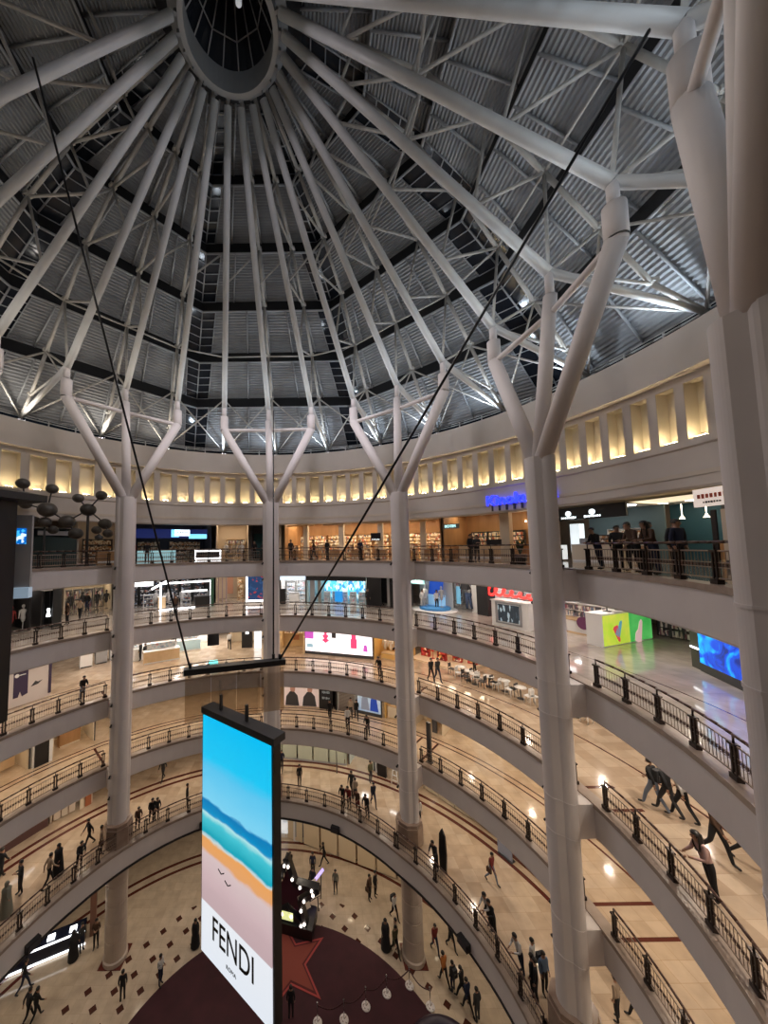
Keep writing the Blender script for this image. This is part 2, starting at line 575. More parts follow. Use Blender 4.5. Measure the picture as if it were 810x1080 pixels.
# ================================================================== ROOF
# corner radius and height of the tier lines
TL = [(23.0, EYE + 10.55), (19.7, EYE + 14.0), (17.0, EYE + 17.2), (14.2, EYE + 20.2), (10.9, EYE + 22.6), (7.2, EYE + 24.2), (3.3, EYE + 25.4)]
def hexpt(rc, az, facet, z):
    """point on the straight side of the eight-sided roof"""
    return pol(rc * math.cos(rad(22.5)) / math.cos(rad(az - facet)), az, z)
for fct in range(8):
    a = 45 * fct
    root = thing('roof', 'roof', 'roof', (0, 0, TOPW), 0, None, 'structure')
    where = ['over the right of the hall', 'behind the second column from the right', 'behind the middle column', 'over the leftmost full column', 'over the left edge', 'overhead at the left', 'straight overhead', 'overhead at the right'][fct]
    root['label'] = 'stepped grey corrugated roof side ' + where
    for t in range(6):
        (r0, z0), (r1, z1) = TL[t], TL[t + 1]
        zlow = z0 + (1.0 if t else .0)
        rlow = r0 + (.25 if t else .0)
        cs = 9.2 if t < 3 else (8.0 if t < 5 else 5)      # half width of the ribbed panel, degrees from the corner strip
        hw = 22.5
        # panel: corrugations run along the eaves
        n = int(max(5, (r0 - r1) * 1.45 / .26))
        # dark corner strips take a fixed width
        def side(r, sgn, inset):
            half = r * math.sin(rad(22.5)) - inset
            ap = r * math.cos(rad(22.5))
            return Vector((ap, sgn * half, 0))
        rot = Matrix.Rotation(rad(a), 3, 'Z')
        nrm = Vector((z1 - zlow, 0, -(r1 - rlow) * math.cos(rad(22.5)))).normalized()
        inset = 1.15 if t < 4 else .7
        mb = MB()
        vs, fs = [], []
        for i in range(2 * n + 1):
            u = i / (2 * n)
            r = rlow + (r1 - rlow) * u
            z = zlow + (z1 - zlow) * u
            off = nrm * (.055 if i % 2 else -.055)
            for sg in (-1, 1):
                p = side(r, sg, inset if r * .38 > inset + .2 else .1) + Vector((0, 0, z)) + off
                vs.append(rot @ p - Vector((0, 0, TOPW)))
        for i in range(2 * n):
            fs.append((2 * i, 2 * i + 1, 2 * i + 3, 2 * i + 2))
        mb.add(vs, fs)
        mb.build('corrugated_panel', ROOFM, root, fix=False)
        # light edge angle along the head and rafters under the panel
        rf = MB()
        dz = Vector((0, 0, -TOPW))
        e0, e1 = rot @ (side(r1, -1, 0) + Vector((0, 0, z1 - .08))) + dz, rot @ (side(r1, 1, 0) + Vector((0, 0, z1 - .08))) + dz
        rf.tube(e0, e1, .075, n=6)
        k = 5 if t < 3 else 3
        for i in range(k):
            f = (i + .5) / k * 2 - 1
            p = side(rlow, 1, inset)
            q = side(r1, 1, inset if r1 * .38 > inset + .2 else .1)
            A = Vector((p.x, p.y * f * .96, zlow)) - nrm * .10
            B = Vector((q.x, q.y * f * .96, z1)) - nrm * .10
            if (A - nrm).z > A.z:
                A, B = A + nrm * .2, B + nrm * .2
            rf.tube(rot @ A + dz, rot @ B + dz, .07, n=5)
        rf.build('rafter', RAFTER, root)
        # corner glazing strip with its ladder of bars
        if r1 * .38 > inset + .2 or t < 4:
            gl = MB()
            ld = MB()
            for sg in (-1, 1):
                p0, p1 = side(rlow, sg, inset) + Vector((0, 0, zlow)), side(rlow, sg, 0) + Vector((0, 0, zlow))
                q0, q1 = side(r1, sg, min(inset, r1 * .38 - .05)) + Vector((0, 0, z1)), side(r1, sg, 0) + Vector((0, 0, z1))
                gl.add([rot @ v + dz for v in (p0 + nrm * .06, p1 + nrm * .06, q1 + nrm * .06, q0 + nrm * .06)], [(0, 1, 2, 3)])
                m_ = 5
                for i in range(m_ + 1):
                    u = i / m_
                    ld.tube(rot @ (p0.lerp(q0, u) - nrm * .05) + dz, rot @ (p1.lerp(q1, u) - nrm * .05) + dz, .035, n=5)
                ld.tube(rot @ (p0 - nrm * .05) + dz, rot @ (q0 - nrm * .05) + dz, .045, n=5)
                ld.tube(rot @ (p1 - nrm * .05) + dz, rot @ (q1 - nrm * .05) + dz, .045, n=5)
            gl.build('corner_glazing', GLASSDARK, root, fix=False)
            ld.build('corner_ladder', RAFTER, root)
        # dark upright louver that closes the step below this tier
        if t:
            lo = MB()
            pa = [rot @ (side(rr, sg, 0) + Vector((0, 0, zz))) + dz for rr, zz in ((r0 + .05, z0), (rlow, zlow + .02)) for sg in (-1, 1)]
            lo.add([pa[0], pa[1], pa[3], pa[2]], [(0, 1, 2, 3)])
            lo.build('step_louver', ROOFDARK, root, fix=False)
# wall between the drum head and the first tier
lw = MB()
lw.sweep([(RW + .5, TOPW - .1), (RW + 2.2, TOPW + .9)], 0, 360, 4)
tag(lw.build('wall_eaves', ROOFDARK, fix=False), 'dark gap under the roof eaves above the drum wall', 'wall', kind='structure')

# oculus ring and lantern
oc = thing('oculus', 'grey oval oculus ring with a barred glass lantern at the top of the roof', 'skylight', (0, 0, EYE + 24.0), 0, None, 'structure')
ob = MB()
ob.lathe([(2.05, 0), (2.30, 0), (2.30, .5), (2.75, .6), (2.75, 1.3), (2.05, 1.3), (2.05, 0)], n=48, smooth=False)
for k in range(24):
    ob.box(pol(2.33, 15 * k, .12), (.22, .14, .2), rz=rad(15 * k))
ob.build('ring', mat('grey_painted_ring', (.30, .31, .32), .5), oc)
lb = MB()
for k in range(16):
    lb.tube(pol(2.1, 22.5 * k, 1.3), pol(.25, 22.5 * k, 5.2), .035, n=5)
for r, z in ((1.62, 2.3), (.95, 3.7)):
    for k in range(8):
        lb.tube(pol(r, 45 * k, z), pol(r, 45 * k + 45, z), .03, n=5)
lb.build('lantern_bars', RAFTER, oc)
lg = MB()
lg.lathe([(2.75, 1.3), (2.15, 1.36), (.27, 5.28), (.01, 5.3)], n=32, smooth=False)
lg.build('lantern_glass', GLASSDARK, oc, fix=False)
sk = MB()
sk.lathe([(2.75, .7), (3.6, 1.5), (3.6, 1.7), (2.75, 1.3)], n=32, smooth=False)
sk.build('skirt', ROOFDARK, oc, fix=False)
wl = thing('hanging_lamp', 'small white cylinder lamp hanging inside the oculus ring', 'lamp', (.55, -.55, EYE + 24.6))
w_ = MB()
w_.lathe([(0, 0), (.14, .02), (.15, .55), (.06, .62), (0, .62)], n=14)
w_.build('lamp_body', mat('lamp_opal', (.9, .92, .95), .4, 0, (.8, .9, 1), .25), wl)
w_ = MB()
w_.tube((0, 0, .62), (0, 0, 2.6), .02, n=6)
w_.build('cord', CHARCOAL, wl)

# ================================================================== TRUSSES
NODE_R, NODE_Z = 14.15, EYE + 12.0
BEAR_R, BEAR_Z = 20.95, TOPW + .32
TOP_R, TOP_Z = 2.55, EYE + 23.9
UP = [(20.2, EYE + 11.4), (17.9, EYE + 14.0), (15.4, EYE + 16.8), (12.8, EYE + 19.6), (9.8, EYE + 21.8), (6.3, EYE + 23.4), (2.9, EYE + 24.8)]
def lowpt(t):
    """point on the lower tube: t 0 at the column node, 1 at the oculus"""
    return NODE_R + (TOP_R - NODE_R) * t, NODE_Z + (TOP_Z - NODE_Z) * t
BR = {0: 'middle branch', 1: 'left branch', -1: 'right branch'}
COLN = {0: 'second column from the right', 45: 'third full column from the left', 90: 'second full column from the left', 135: 'leftmost full column', 180: 'column beyond the left edge', 225: 'column at the left rear', 270: 'column overhead', 315: 'large column at the right edge'}
for k in range(24):
    az = 15 * k
    if 200 < az < 295:
        continue
    ca = 45 * round(az / 45.0) % 360
    d = ((az - ca + 180) % 360 - 180) // 15
    if az in (315, 330, 300):
        ca = 315
    root = thing('roof_truss', 'white roof truss on the %s of the %s' % (BR[int(d)], COLN[ca]), 'roof truss', pol(BEAR_R, az, TOPW), rad(az), 'radial roof trusses')
    # local frame: x outward, z up
    def L(r, z, dy=0.0):
        return Vector((r - BEAR_R, dy, z - TOPW))
    f = .96 if d else .925
    up = [(r * f + .2 * (1 - f), z) for r, z in UP]
    lo = MB()
    lo.tube(L(TOP_R, TOP_Z), L(NODE_R, NODE_Z), .20, .215, n=14)
    lo.build('lower_chord', STEEL, root)
    ft = MB()
    ft.tube(L(NODE_R, NODE_Z), L(BEAR_R, BEAR_Z), .20, .13, n=12)
    ft.build('tail_tube', STEEL, root)
    sh = MB()
    sh.box((0, 0, .06), (.5, .5, .12))
    sh.lathe([(.18, .12), (.12, .2), (.12, .42), (0, .44)], n=10)
    sh.build('bearing_shoe', CHROME, root)
    uc = MB()
    pts = [L(BEAR_R, BEAR_Z)] + [L(r, z) for r, z in up]
    for p, q in zip(pts, pts[1:]):
        uc.tube(p, q, .115, n=9)
    for p in pts[1:-1]:
        uc.box(p + Vector((0, 0, .12)), (.3, .36, .16))
    uc.build('upper_chord', STEEL2, root)
    wb = [(NODE_R, NODE_Z, 0), (NODE_R, NODE_Z, 1)]
    for t, i in ((.0, 2), (.27, 2), (.27, 3), (.54, 3), (.54, 4), (.78, 4), (.78, 5)):
        wb.append((*lowpt(t), i))
    for r, z, i in wb:
        w = MB()
        w.tube(L(r, z), L(*up[i]), .075, n=7)
        w.build('web_strut', STEEL2, root)
    # braces to the next truss
    def other(r, z):
        p = pol(r, 15, 0)
        return Vector((p.x - BEAR_R, p.y, z - TOPW))
    fo = .925 if int(d) == -1 else .96
    upo = [(r * fo + .2 * (1 - fo), z) for r, z in UP]
    for p, q in ((L(BEAR_R, BEAR_Z), other(*upo[1])), (L(*up[1]), other(BEAR_R, BEAR_Z)), (L(*up[2]), other(*upo[2])), (L(*up[4]), other(*lowpt(.52)))):
        w = MB()
        w.tube(p, q, .062, n=6)
        w.build('brace', STEEL2, root)

# ================================================================== COLUMNS
def lobed(rad_main, lobe, off, n=10):
    """outline of a shaft: a big half round face with a narrower roll each side"""
    pts = []
    for c, r, a0, a1 in (((0, 0), rad_main, 235, 305), ((off, .06), lobe, -70, 70), ((0, 0), rad_main, 55, 125), ((-off, .06), lobe, 110, 250)):
        for i in range(n + 1):
            t = rad(a0 + (a1 - a0) * i / n)
            pts.append((c[0] + r * math.cos(t), c[1] + r * math.sin(t)))
    return pts
COLS = [(-38.7, 'huge white column cut off by the right edge of the hall'), (1.2, 'large white column second from the right, with a forked head'), (43.8, 'white forked column right of the beach screen, third full one from the left'), (89, 'white forked column behind the beach screen'), (135, 'leftmost full white column with a forked head'), (180, 'white column mostly beyond the left edge')]
RC0 = RC
for az, lab in COLS:
    RC = 13.95 if az == -38.7 else RC0
    root = thing('column', lab, 'column', pol(RC, az, 0), rad(az - 90), 'forked columns round the hall')
    base = az
    # below the first gallery: a round stone pillar
    st = MB()
    hgt = Z[1] - FASC
    prof = [(.72, 0), (.72, .25), (.64, .3)]
    for i in range(5):
        z0 = .3 + (hgt - .3) * i / 5
        z1 = .3 + (hgt - .3) * (i + 1) / 5
        prof += [(.64, z0 + .02), (.64, z1 - .03), (.61, z1 - .02), (.61, z1)]
    st.lathe(prof, n=28, smooth=False)
    st.build('stone_pillar', cloudy('banded_beige_stone', [(.3, (.44, .36, .30)), (.7, (.54, .45, .38))], 1.2, .5), root)
    pl = MB()
    pl.box((0, 0, .012), (1.45, 1.45, .024), rz=PI / 4)
    pl.build('floor_inlay', mat('dark_red_granite', (.12, .03, .022), .2), root)
    pp = MB()
    ap = [(.86 * math.cos(rad(22.5 + 45 * i)), .86 * math.sin(rad(22.5 + 45 * i))) for i in range(8)]
    pp.prism(ap, Z[1] + .03, Z[1] + 1.15)
    pp.prism([(x * .93, y * .93) for x, y in ap], Z[1] + 1.15, Z[1] + 1.35)
    pp.build('plinth', cloudy('brown_marble_plinth', [(.3, (.26, .18, .14)), (.7, (.38, .29, .23))], 2.0, .3), root)
    sh = MB()
    out = lobed(.54, .30, .36)
    zf = EYE + 3.75
    na = (-52, -42, -30) if az == -38.7 else tuple(15 * round(az / 15) + q for q in (-15, 0, 15))
    sh.prism(out, Z[1] + 1.3, zf)
    sh.build('shaft', PAINT, root)
    cl = MB()
    out2 = lobed(.555, .312, .363)
    for lv in range(2, 6):
        cl.prism(out2, Z[lv] - .02, Z[lv] + .04)
        cl.prism(out2, Z[lv] - FASC - .04, Z[lv] - FASC + .02)
    cl.build('collar', PAINT, root)
    for lv in range(2, 6):
        b = MB()
        b.box((0, (EDGE - RC + .3) / 2, Z[lv] - FASC / 2 - .005), (1.15, EDGE - RC + .3, FASC - .03))
        b.build('bracket', PAINT, root)
    sp = MB()
    for lv in range(2, 6):
        for dz in (-.08, -FASC - .1):
            sp.tube((-.62, -.12, Z[lv] + dz), (-.70, -.2, Z[lv] + dz - .16), .05, .07, n=8)
    sp.build('spotlight', BLACK, root)
    # forked head: centre mast and two bent branches
    def loc(r, a, z):
        p = pol(r, a - az + 90, 0)
        return Vector((p.x, p.y - RC, z))
    ma = MB()
    ma.tube(loc(RC, az, zf - .4), loc(NODE_R, na[1], NODE_Z - 1.1), .30, .27, n=16)
    ma.tube(loc(NODE_R, na[1], NODE_Z - 1.1), loc(NODE_R, na[1], NODE_Z - .05), .17, n=12)
    ma.build('mast', PAINT, root)
    for s in (-1, 1):
        br = MB()
        kz = NODE_Z - 2.0
        A, B, D = loc(RC, az, zf - .5), loc(NODE_R, na[s + 1], kz), loc(NODE_R, na[s + 1], NODE_Z - .85)
        br.tube(A, B, .33, .33, n=16)
        br.ball(B, .33, 16)
        br.tube(B, D, .33, .33, n=16)
        br.tube(D, loc(NODE_R, na[s + 1], NODE_Z - .05), .18, n=12)
        br.build('branch', PAINT, root)
        tb = MB()
        tb.tube(B, loc(NODE_R - .0, na[1], kz + .12), .14, n=10)
        tb.build('tie_beam', PAINT, root)

# ================================================================== RAILINGS
BAYN = {-30: 'right of the second column from the right', 22.5: 'between the second and third columns from the right', 67.5: 'right of the centre column', 112.5: 'between the leftmost full column and the centre column', 157.5: 'left of the leftmost full column'}
def rail_run(level, c0, c1, label, n):
    zz = Z[level] + .03
    mid = (c0 + c1) / 2
    rt = thing('balcony_railing', label, 'railing', pol(edge(level, mid) + .2, mid, zz), 0, 'bronze gallery railings')
    o = Vector(rt.location)
    def Q(az, z, dr=.2):
        return pol(edge(level, az) + dr, az, zz + z) - o
    hb = MB()
    step = (c1 - c0) / n
    m_ = n * 3
    for i in range(m_):
        a, b = c0 + (c1 - c0) * i / m_, c0 + (c1 - c0) * (i + 1) / m_
        hb.tube(Q(a, 1.02), Q(b, 1.02), .038, n=7)
    hb.build('handrail', HANDRAIL, rt)
    for i in range(n + 1):
        a = c0 + step * i
        p = MB()
        rz = rad(a - 90)
        for s in (-.07, .07):
            p.box(Q(a, .40) + Matrix.Rotation(rz, 3, 'Z') @ Vector((s * .85, 0, 0)), (.05, .07, .80), rz=rz)
        p.box(Q(a, .80), (.24, .11, .06), rz=rz)
        p.box(Q(a, .06), (.26, .13, .12), rz=rz)
        p.tube(Q(a, .80), Q(a, 1.0), .022, n=6)
        p.build('post', BRONZE, rt)
    for i in range(n):
        a, b = c0 + step * i, c0 + step * (i + 1)
        p = MB()
        for z, r in ((.80, .022), (.14, .022), (.40, .012), (.52, .012)):
            p.tube(Q(a, z), Q((a + b) / 2, z), r, n=5)
            p.tube(Q((a + b) / 2, z), Q(b, z), r, n=5)
        nb = 11
        for j in range(1, nb):
            c = a + (b - a) * j / nb
            p.tube(Q(c, .14), Q(c, .80), .010, n=4, caps=False)
            p.box(Q(c, .46), (.075, .02, .075), 1, rz=rad(c - 90))
        p.build('baluster_panel', [BALUSTER, HANDRAIL], rt, fix=False)
for level in range(1, 6):
    for c0, c1, key in ((-42.5, .5, -30), (.5, 45, 22.5), (45, 90, 67.5), (90, 135, 112.5), (135, 178, 157.5)):
        if level == 1:
            a0, a1 = c0 + .3, c1 - .3
        else:
            a0, a1 = c0 + 2.9, c1 - 2.9
        rail_run(level, a0, a1, 'bronze railing of the %s gallery %s' % (ORD[level], BAYN[key]), 7)
    if level > 1:
        pass

# ================================================================== SHOPS
BOOKS = speckle('book_spines', [(0, (.65, .50, .33)), (.2, (.62, .16, .09)), (.32, (.85, .76, .6)), (.58, (.12, .14, .2)), (.7, (.80, .55, .22)), (.82, (.95, .9, .8))], 4.0, .6, stretch=(2.2, 2, .9))
SHOES = speckle('sneaker_rows', [(0, (.05, .05, .06)), (.4, (.7, .7, .72)), (.6, (.10, .10, .12)), (.8, (.45, .2, .15)), (.9, (.2, .3, .5))], 5.0, .6, stretch=(1.2, 1, 1.6))
COSM = speckle('cosmetic_packs', [(0, (.85, .86, .9)), (.45, (.55, .75, .85)), (.65, (.9, .9, .92)), (.8, (.35, .45, .6)), (.92, (.85, .5, .55))], 6.0, .5)
SWEETS = speckle('sweet_packs', [(0, (.55, .05, .04)), (.3, (.75, .45, .12)), (.5, (.12, .03, .03)), (.65, (.85, .75, .6)), (.85, (.6, .08, .12))], 6.0, .5)
CLOTHES = speckle('hanging_clothes', [(0, (.08, .08, .1)), (.3, (.5, .42, .36)), (.5, (.75, .72, .68)), (.7, (.25, .1, .14)), (.85, (.15, .2, .3))], 5.0, .8, stretch=(2.5, 1, .4))
DISHES = speckle('counter_food', [(0, (.7, .6, .45)), (.35, (.3, .16, .08)), (.6, (.85, .8, .7)), (.8, (.55, .25, .1))], 8.0, .5)
CYANGOODS = speckle('lit_cyan_display', [(0, (.10, .55, .75)), (.3, (.35, .8, .9)), (.5, (.8, .9, .92)), (.7, (.05, .3, .6)), (.88, (.75, .65, .55))], 3.2, .4, emit=.85, stretch=(1.6, 1, .9))
REDLIT = mat('red_sign_light', (.9, .05, .04), .4, 0, (1, .035, .03), 2.2)
BLUELIT = mat('blue_sign_light', (.05, .05, .9), .4, 0, (.015, .03, 1.0), 3.0)
WHITELIT = mat('white_sign_light', (1, 1, 1), .4, 0, (.85, .95, 1), 1.8)
AQUALIT = mat('aqua_sign_light', (.6, .9, .9), .4, 0, (.5, .9, .9), 1.3)
CYANLIT = mat('cyan_sign_light', (.3, .8, 1), .4, 0, (.2, .65, 1.0), 1.3)
YELLOW = mat('amber_wall', (.80, .52, .18), .6)
REDPAINT = mat('red_paint', (.45, .03, .025), .4)
GREENPAINT = mat('dark_green_paint', (.03, .10, .06), .4)
PURPLE = mat('dark_purple_cloth', (.045, .03, .075), .7)
GLASS = mat('shop_glass', (.55, .58, .58), .05)
_n, _l, _b = nodes(GLASS)
_b.inputs['Alpha'].default_value = .25

def face(level, az, R, z=0.0):
    return pol(R, az, Z[level] + z), rad(az - 90)

def shelf(par, x, y, w, h, goods, frame=WOOD, rows=5, z=0.0, d=.35, name='shelf_unit'):
    f = MB()
    f.box((x, y + d / 2, z + h / 2), (w, .03, h))
    for s in (-1, 1):
        f.box((x + s * (w / 2 - .02), y, z + h / 2), (.04, d, h))
    for i in range(rows + 1):
        f.box((x, y, z + .05 + (h - .08) * i / rows), (w - .05, d, .03))
    o = f.build(name, frame, par)
    g = MB()
    rh = (h - .08) / rows
    for i in range(rows):
        xx = x - w / 2 + .06
        while xx < x + w / 2 - .2:
            ww = random.uniform(.10, .34)
            ww = min(ww, x + w / 2 - .05 - xx)
            hh = rh * random.uniform(.55, .85)
            g.box((xx + ww / 2, y - .02, z + .07 + rh * i + hh / 2), (ww * .94, d * .7, hh))
            xx += ww
    go = g.build('goods', goods, o)
    go['kind'] = 'stuff'
    return o

def counter(par, x, y, w, d, h, mbody, mtop=None, z=0.0, name='counter'):
    b = MB()
    b.box((x, y, z + h / 2), (w, d, h), 0)
    b.box((x, y, z + .05), (w - .08, d + .01, .1), 1)
    b.box((x, y, z + h + .02), (w + .06, d + .06, .05), 1)
    return b.build(name, [mbody, mtop or mbody], par)

def panel(par, x, y, w, h, z, m, d=.06, name='panel'):
    return MB().box((x, y, z + h / 2), (w, d, h)).build(name, m, par)

def litframe(par, x, y, w, h, z, t=.14, m=None, name='lit_frame'):
    f = MB()
    for s in (-1, 1):
        f.box((x + s * (w / 2 - t / 2), y, z + h / 2), (t, .18, h))
        f.box((x, y, z + (t / 2 if s < 0 else h - t / 2)), (w, .18, t))
    return f.build(name, m or LITEDGE, par)

def shop(label, cat, level, a0, a1, R, depth, wall, light=LITWARM, H=3.16, sign=None, front=None, name='shopfront', floor=None, sides=True, glow=1.0, dz=0.0):
    mid = (a0 + a1) / 2
    w = 2 * R * math.sin(rad(abs(a0 - a1) / 2)) - .04
    p, rz = face(level, mid, R * math.cos(rad(abs(a0 - a1) / 2)), dz)
    o = thing(name, label, cat, p, rz)
    b = MB().box((0, depth, H / 2), (w, .1, H))
    if sides:
        for s in (-1, 1):
            b.box((s * (w / 2 - .05), depth / 2, H / 2), (.1, depth, H))
    b.build('wall_lining', wall, o)
    c = MB()
    c.box((0, depth / 2 + .1, H - .03), (w - .2, depth - .3, .05))
    c.build('ceiling_lining', WHITE, o)
    if light:
        n = max(1, int(w * .75))
        for i in range(n):
            lb = MB()
            lb.box(((i + .5) / n * w - w / 2, depth * .42, H - .075), (w / n * .5 * glow, depth * .3 * glow, .03))
            lb.build('light_panel', light, o)
    if sign:
        txt, size, tm, bm, bh = sign
        s = panel(o, 0, -.06, w, bh, H - bh, bm, .14, 'sign_band')
        if txt:
            text(txt, size, tm, s, (0, -.16, H - bh / 2), name='sign_lettering')
    if front:
        n = max(1, int(w / front))
        for i in range(n + 1):
            MB().box((-w / 2 + w * i / n, 0, (H - .3) / 2), (.07, .08, H - .3)).build('mullion', CHARCOAL, o)
    return o, w

def marks(par, x, y, z, w, h, m, n, name='sign_lettering'):
    """writing too small to read in the photograph: a row of upright strokes"""
    b = MB()
    for i in range(n):
        hh = h * random.uniform(.6, 1.0)
        b.box((x - w / 2 + w * (i + .5) / n, y, z), (w / n * random.uniform(.45, .75), .02, hh))
    return b.build(name, m, par)

def mannequin(par, x, y, m, z=0.0):
    b = MB()
    b.lathe([(.16, 0), (.16, .03), (.02, .04), (.02, .55), (.10, .62), (.16, .85), (.13, 1.05), (.19, 1.35), (.17, 1.45), (.05, 1.5), (.05, 1.56), (.1, 1.62), (.10, 1.72), (.05, 1.8), (0, 1.81)], (x, y, z), 10)
    for s in (-1, 1):
        b.tube((x + s * .2, y, z + 1.42), (x + s * .26, y - .04, z + .85), .05, .035, n=6)
    return b.build('mannequin', m, par)

# ------------------------------------------------ top gallery (level 5); shops behind the drum line
H5 = 3.9
o, w = shop('dark food stall with blue menu screens between the leftmost column and the centre column', 'food stall', 5, 127, 108, 22.0, 4.5, mat('midnight_wall', (.02, .03, .06), .5), LITDIM, H5, glow=.5)
panel(o, -w * .02, .1, w * .92, .9, 2.2, mat('deep_blue_band', (.01, .015, .06), .4, 0, (.01, .02, .12), .6), .12, 'fascia_band')
sg = panel(o, w * .10, -.02, w * .20, .62, 2.42, WHITELIT, .1, 'menu_screen')
marks(sg, w * .10, -.09, 2.75, w * .14, .22, mat('ink_blue', (.01, .03, .12), .5), 7, 'screen_lettering')
panel(o, w * .31, -.02, w * .24, .45, 2.15, CYANLIT, .1, 'menu_screen')
panel(o, w * .01, -.02, w * .10, .75, 2.3, CYANLIT, .1, 'menu_screen')
shelf(o, -w * .3, 3.6, w * .3, 2.0, DISHES, CHARCOAL, 4)
shelf(o, w * .2, 3.6, w * .45, 2.0, DISHES, CHARCOAL, 4)
c_ = counter(o, -w * .22, -.4, w * .46, .8, 1.0, mat('chilled_case', (.3, .5, .55), .15, 0, (.45, .8, .85), .45), WHITE, name='chilled_case')
c_ = counter(o, w * .40, -1.6, w * .34, .8, .95, BLACK, WHITE, name='service_counter')
litframe(c_, w * .40, -2.02, w * .34, .8, .12, .10, name='counter_light_frame')

o, w = shop('beige entrance hall with glowing shop interior left of the centre column on the top gallery', 'shopfront', 5, 107, 98, 22.6, 4, BEIGE, LITWARM, H5, front=3.5)
mannequin(o, -w * .2, .8, WHITE)
mannequin(o, .1, .9, CREAM)
mannequin(o, w * .28, .7, WHITE)
shelf(o, w * .1, 3.4, w * .6, 2.2, CLOTHES, PALEWOOD, 4)
o, w = shop('dark framed doorway beside the centre column on the top gallery', 'shopfront', 5, 97.6, 93.2, 22.2, 1.2, CHARCOAL, None, H5)
panel(o, 0, .9, w * .7, 2.6, .1, mat('teal_glass', (.03, .08, .09), .1), .06, 'door_leaf')
o, w = shop('plain cream wall piece directly left of the centre column on the top gallery', 'wall panel', 5, 93.0, 89.2, 22.2, .6, CREAM, None, H5)

o, w = shop('long bookshop with warm wooden shelves on the top gallery right of the centre column', 'bookshop', 5, 88.4, 46.8, 22.4, 4.8, WOOD, LITWARM, H5, glow=1.25)
for i in range(9):
    shelf(o, (i + .5) / 9 * w - w / 2, 4.3, w / 9 - .1, 2.5, BOOKS, WOOD, 6)
for i in range(10):
    shelf(o, (i + .3) / 10 * w - w / 2, 1.6 + .6 * (i % 2), w / 15, 1.35, BOOKS, PALEWOOD, 3)
for i in range(7):
    counter(o, (i + .6) / 7 * w - w / 2, -.2, w / 14, .8, .75, WOOD, BOOKS, name='book_table')
for i in range(4):
    MB().box(((i + .5) / 4 * w - w / 2 + .4, .5, 1.9), (.5, .5, 3.8)).build('pillar', CREAM, o)
tv = panel(o, w * .13, -.3, .95, .75, 1.65, BLACK, .08, 'hanging_screen')
text('Kinokuniya', .17, WHITELIT, tv, (w * .13, -.36, 1.78), name='screen_lettering', depth=.006)
for i in range(4):
    MB().box(((i + .5) / 4 * w - w / 2, .02, 3.42), (w / 5, .06, .16)).build('header_board', PALEWOOD, o)

o, w = shop('wood panelled restaurant with a small white sign near the large column on the top gallery', 'restaurant', 5, 46.2, 26.5, 22.2, 4.0, WOOD, LITWARM, H5, glow=.8)
sg = panel(o, -w * .40, -.05, w * .22, .40, 2.55, mat('sign_board', (.25, .22, .2), .4), .08, 'sign_board')
text('ROTIM', .34, AQUALIT, sg, (-w * .40, -.12, 2.76), name='sign_lettering')
for i in range(3):
    shelf(o, -w * .3 + i * w * .2, 3.5, w * .19, 1.3, BOOKS, CHARCOAL, 3, z=1.0)
counter(o, -w * .1, 1.6, w * .62, .7, 1.05, PALEWOOD, WHITE, name='bar_counter')
for i in range(7):
    st_ = MB()
    st_.lathe([(.18, 0), (.03, .03), (.03, .68), (.17, .70), (.17, .76), (0, .77)], (-w * .4 + i * w * .1, 1.0, 0), 10)
    st_.build('bar_stool', CHARCOAL, o)
MB().box((w * .18, .4, 1.9), (.7, .6, 3.8)).build('pillar', CREAM, o)
for i in range(7):
    lp = MB().lathe([(.0, 0), (.07, .02), (.05, .12)], (w * .2 + i * w * .045, 3.7, 2.95), 8)
    lp.build('spot_lamp', LITWARM, o)
panel(o, w * .12, -.7, 1.1, .5, 1.0, BLACK, .08, 'menu_screen')

o, w = shop('coffee kiosk with black fascia and two white round logos right of the large column', 'coffee kiosk', 5, 23.6, 12.8, 22.0, 3.4, mat('cafe_wall', (.10, .16, .18), .5), LITWHITE, 3.4, sign=(None, 0, WHITE, BLACK, .8), glow=.6, sides=False)
for x_ in (-.26, .08):
    lg_ = MB()
    lg_.tube((x_ * w, -.14, 3.02), (x_ * w, -.17, 3.02), .17, n=18)
    lo_ = lg_.build('logo_disc', WHITELIT, o)
    marks(o, x_ * w, -.15, 2.76, .95, .16, WHITELIT, 8)
shelf(o, .1 * w, 2.9, w * .5, 2.0, DISHES, WHITE, 4)
panel(o, -w * .36, 1.2, w * .14, 1.9, .5, mat('lit_fridge', (.8, .85, .85), .3, 0, (.8, .9, .95), .9), .5, 'drinks_fridge')
counter(o, w * .22, -.7, w * .62, .8, 1.0, CREAM, WHITE, name='service_counter')
shelf(o, w * .30, -.75, w * .3, .5, DISHES, CHARCOAL, 2, z=1.07)
for i in range(3):
    panel(o, w * (.0 + .16 * i), -.5, .35, .35, 1.05, GREY, .3, 'coffee_machine')
panel(o, -w * .30, -1.1, .8, .9, .1, mat('lit_cake_case', (.8, .8, .78), .2, 0, (.85, .9, .9), .7), .6, 'cake_case')

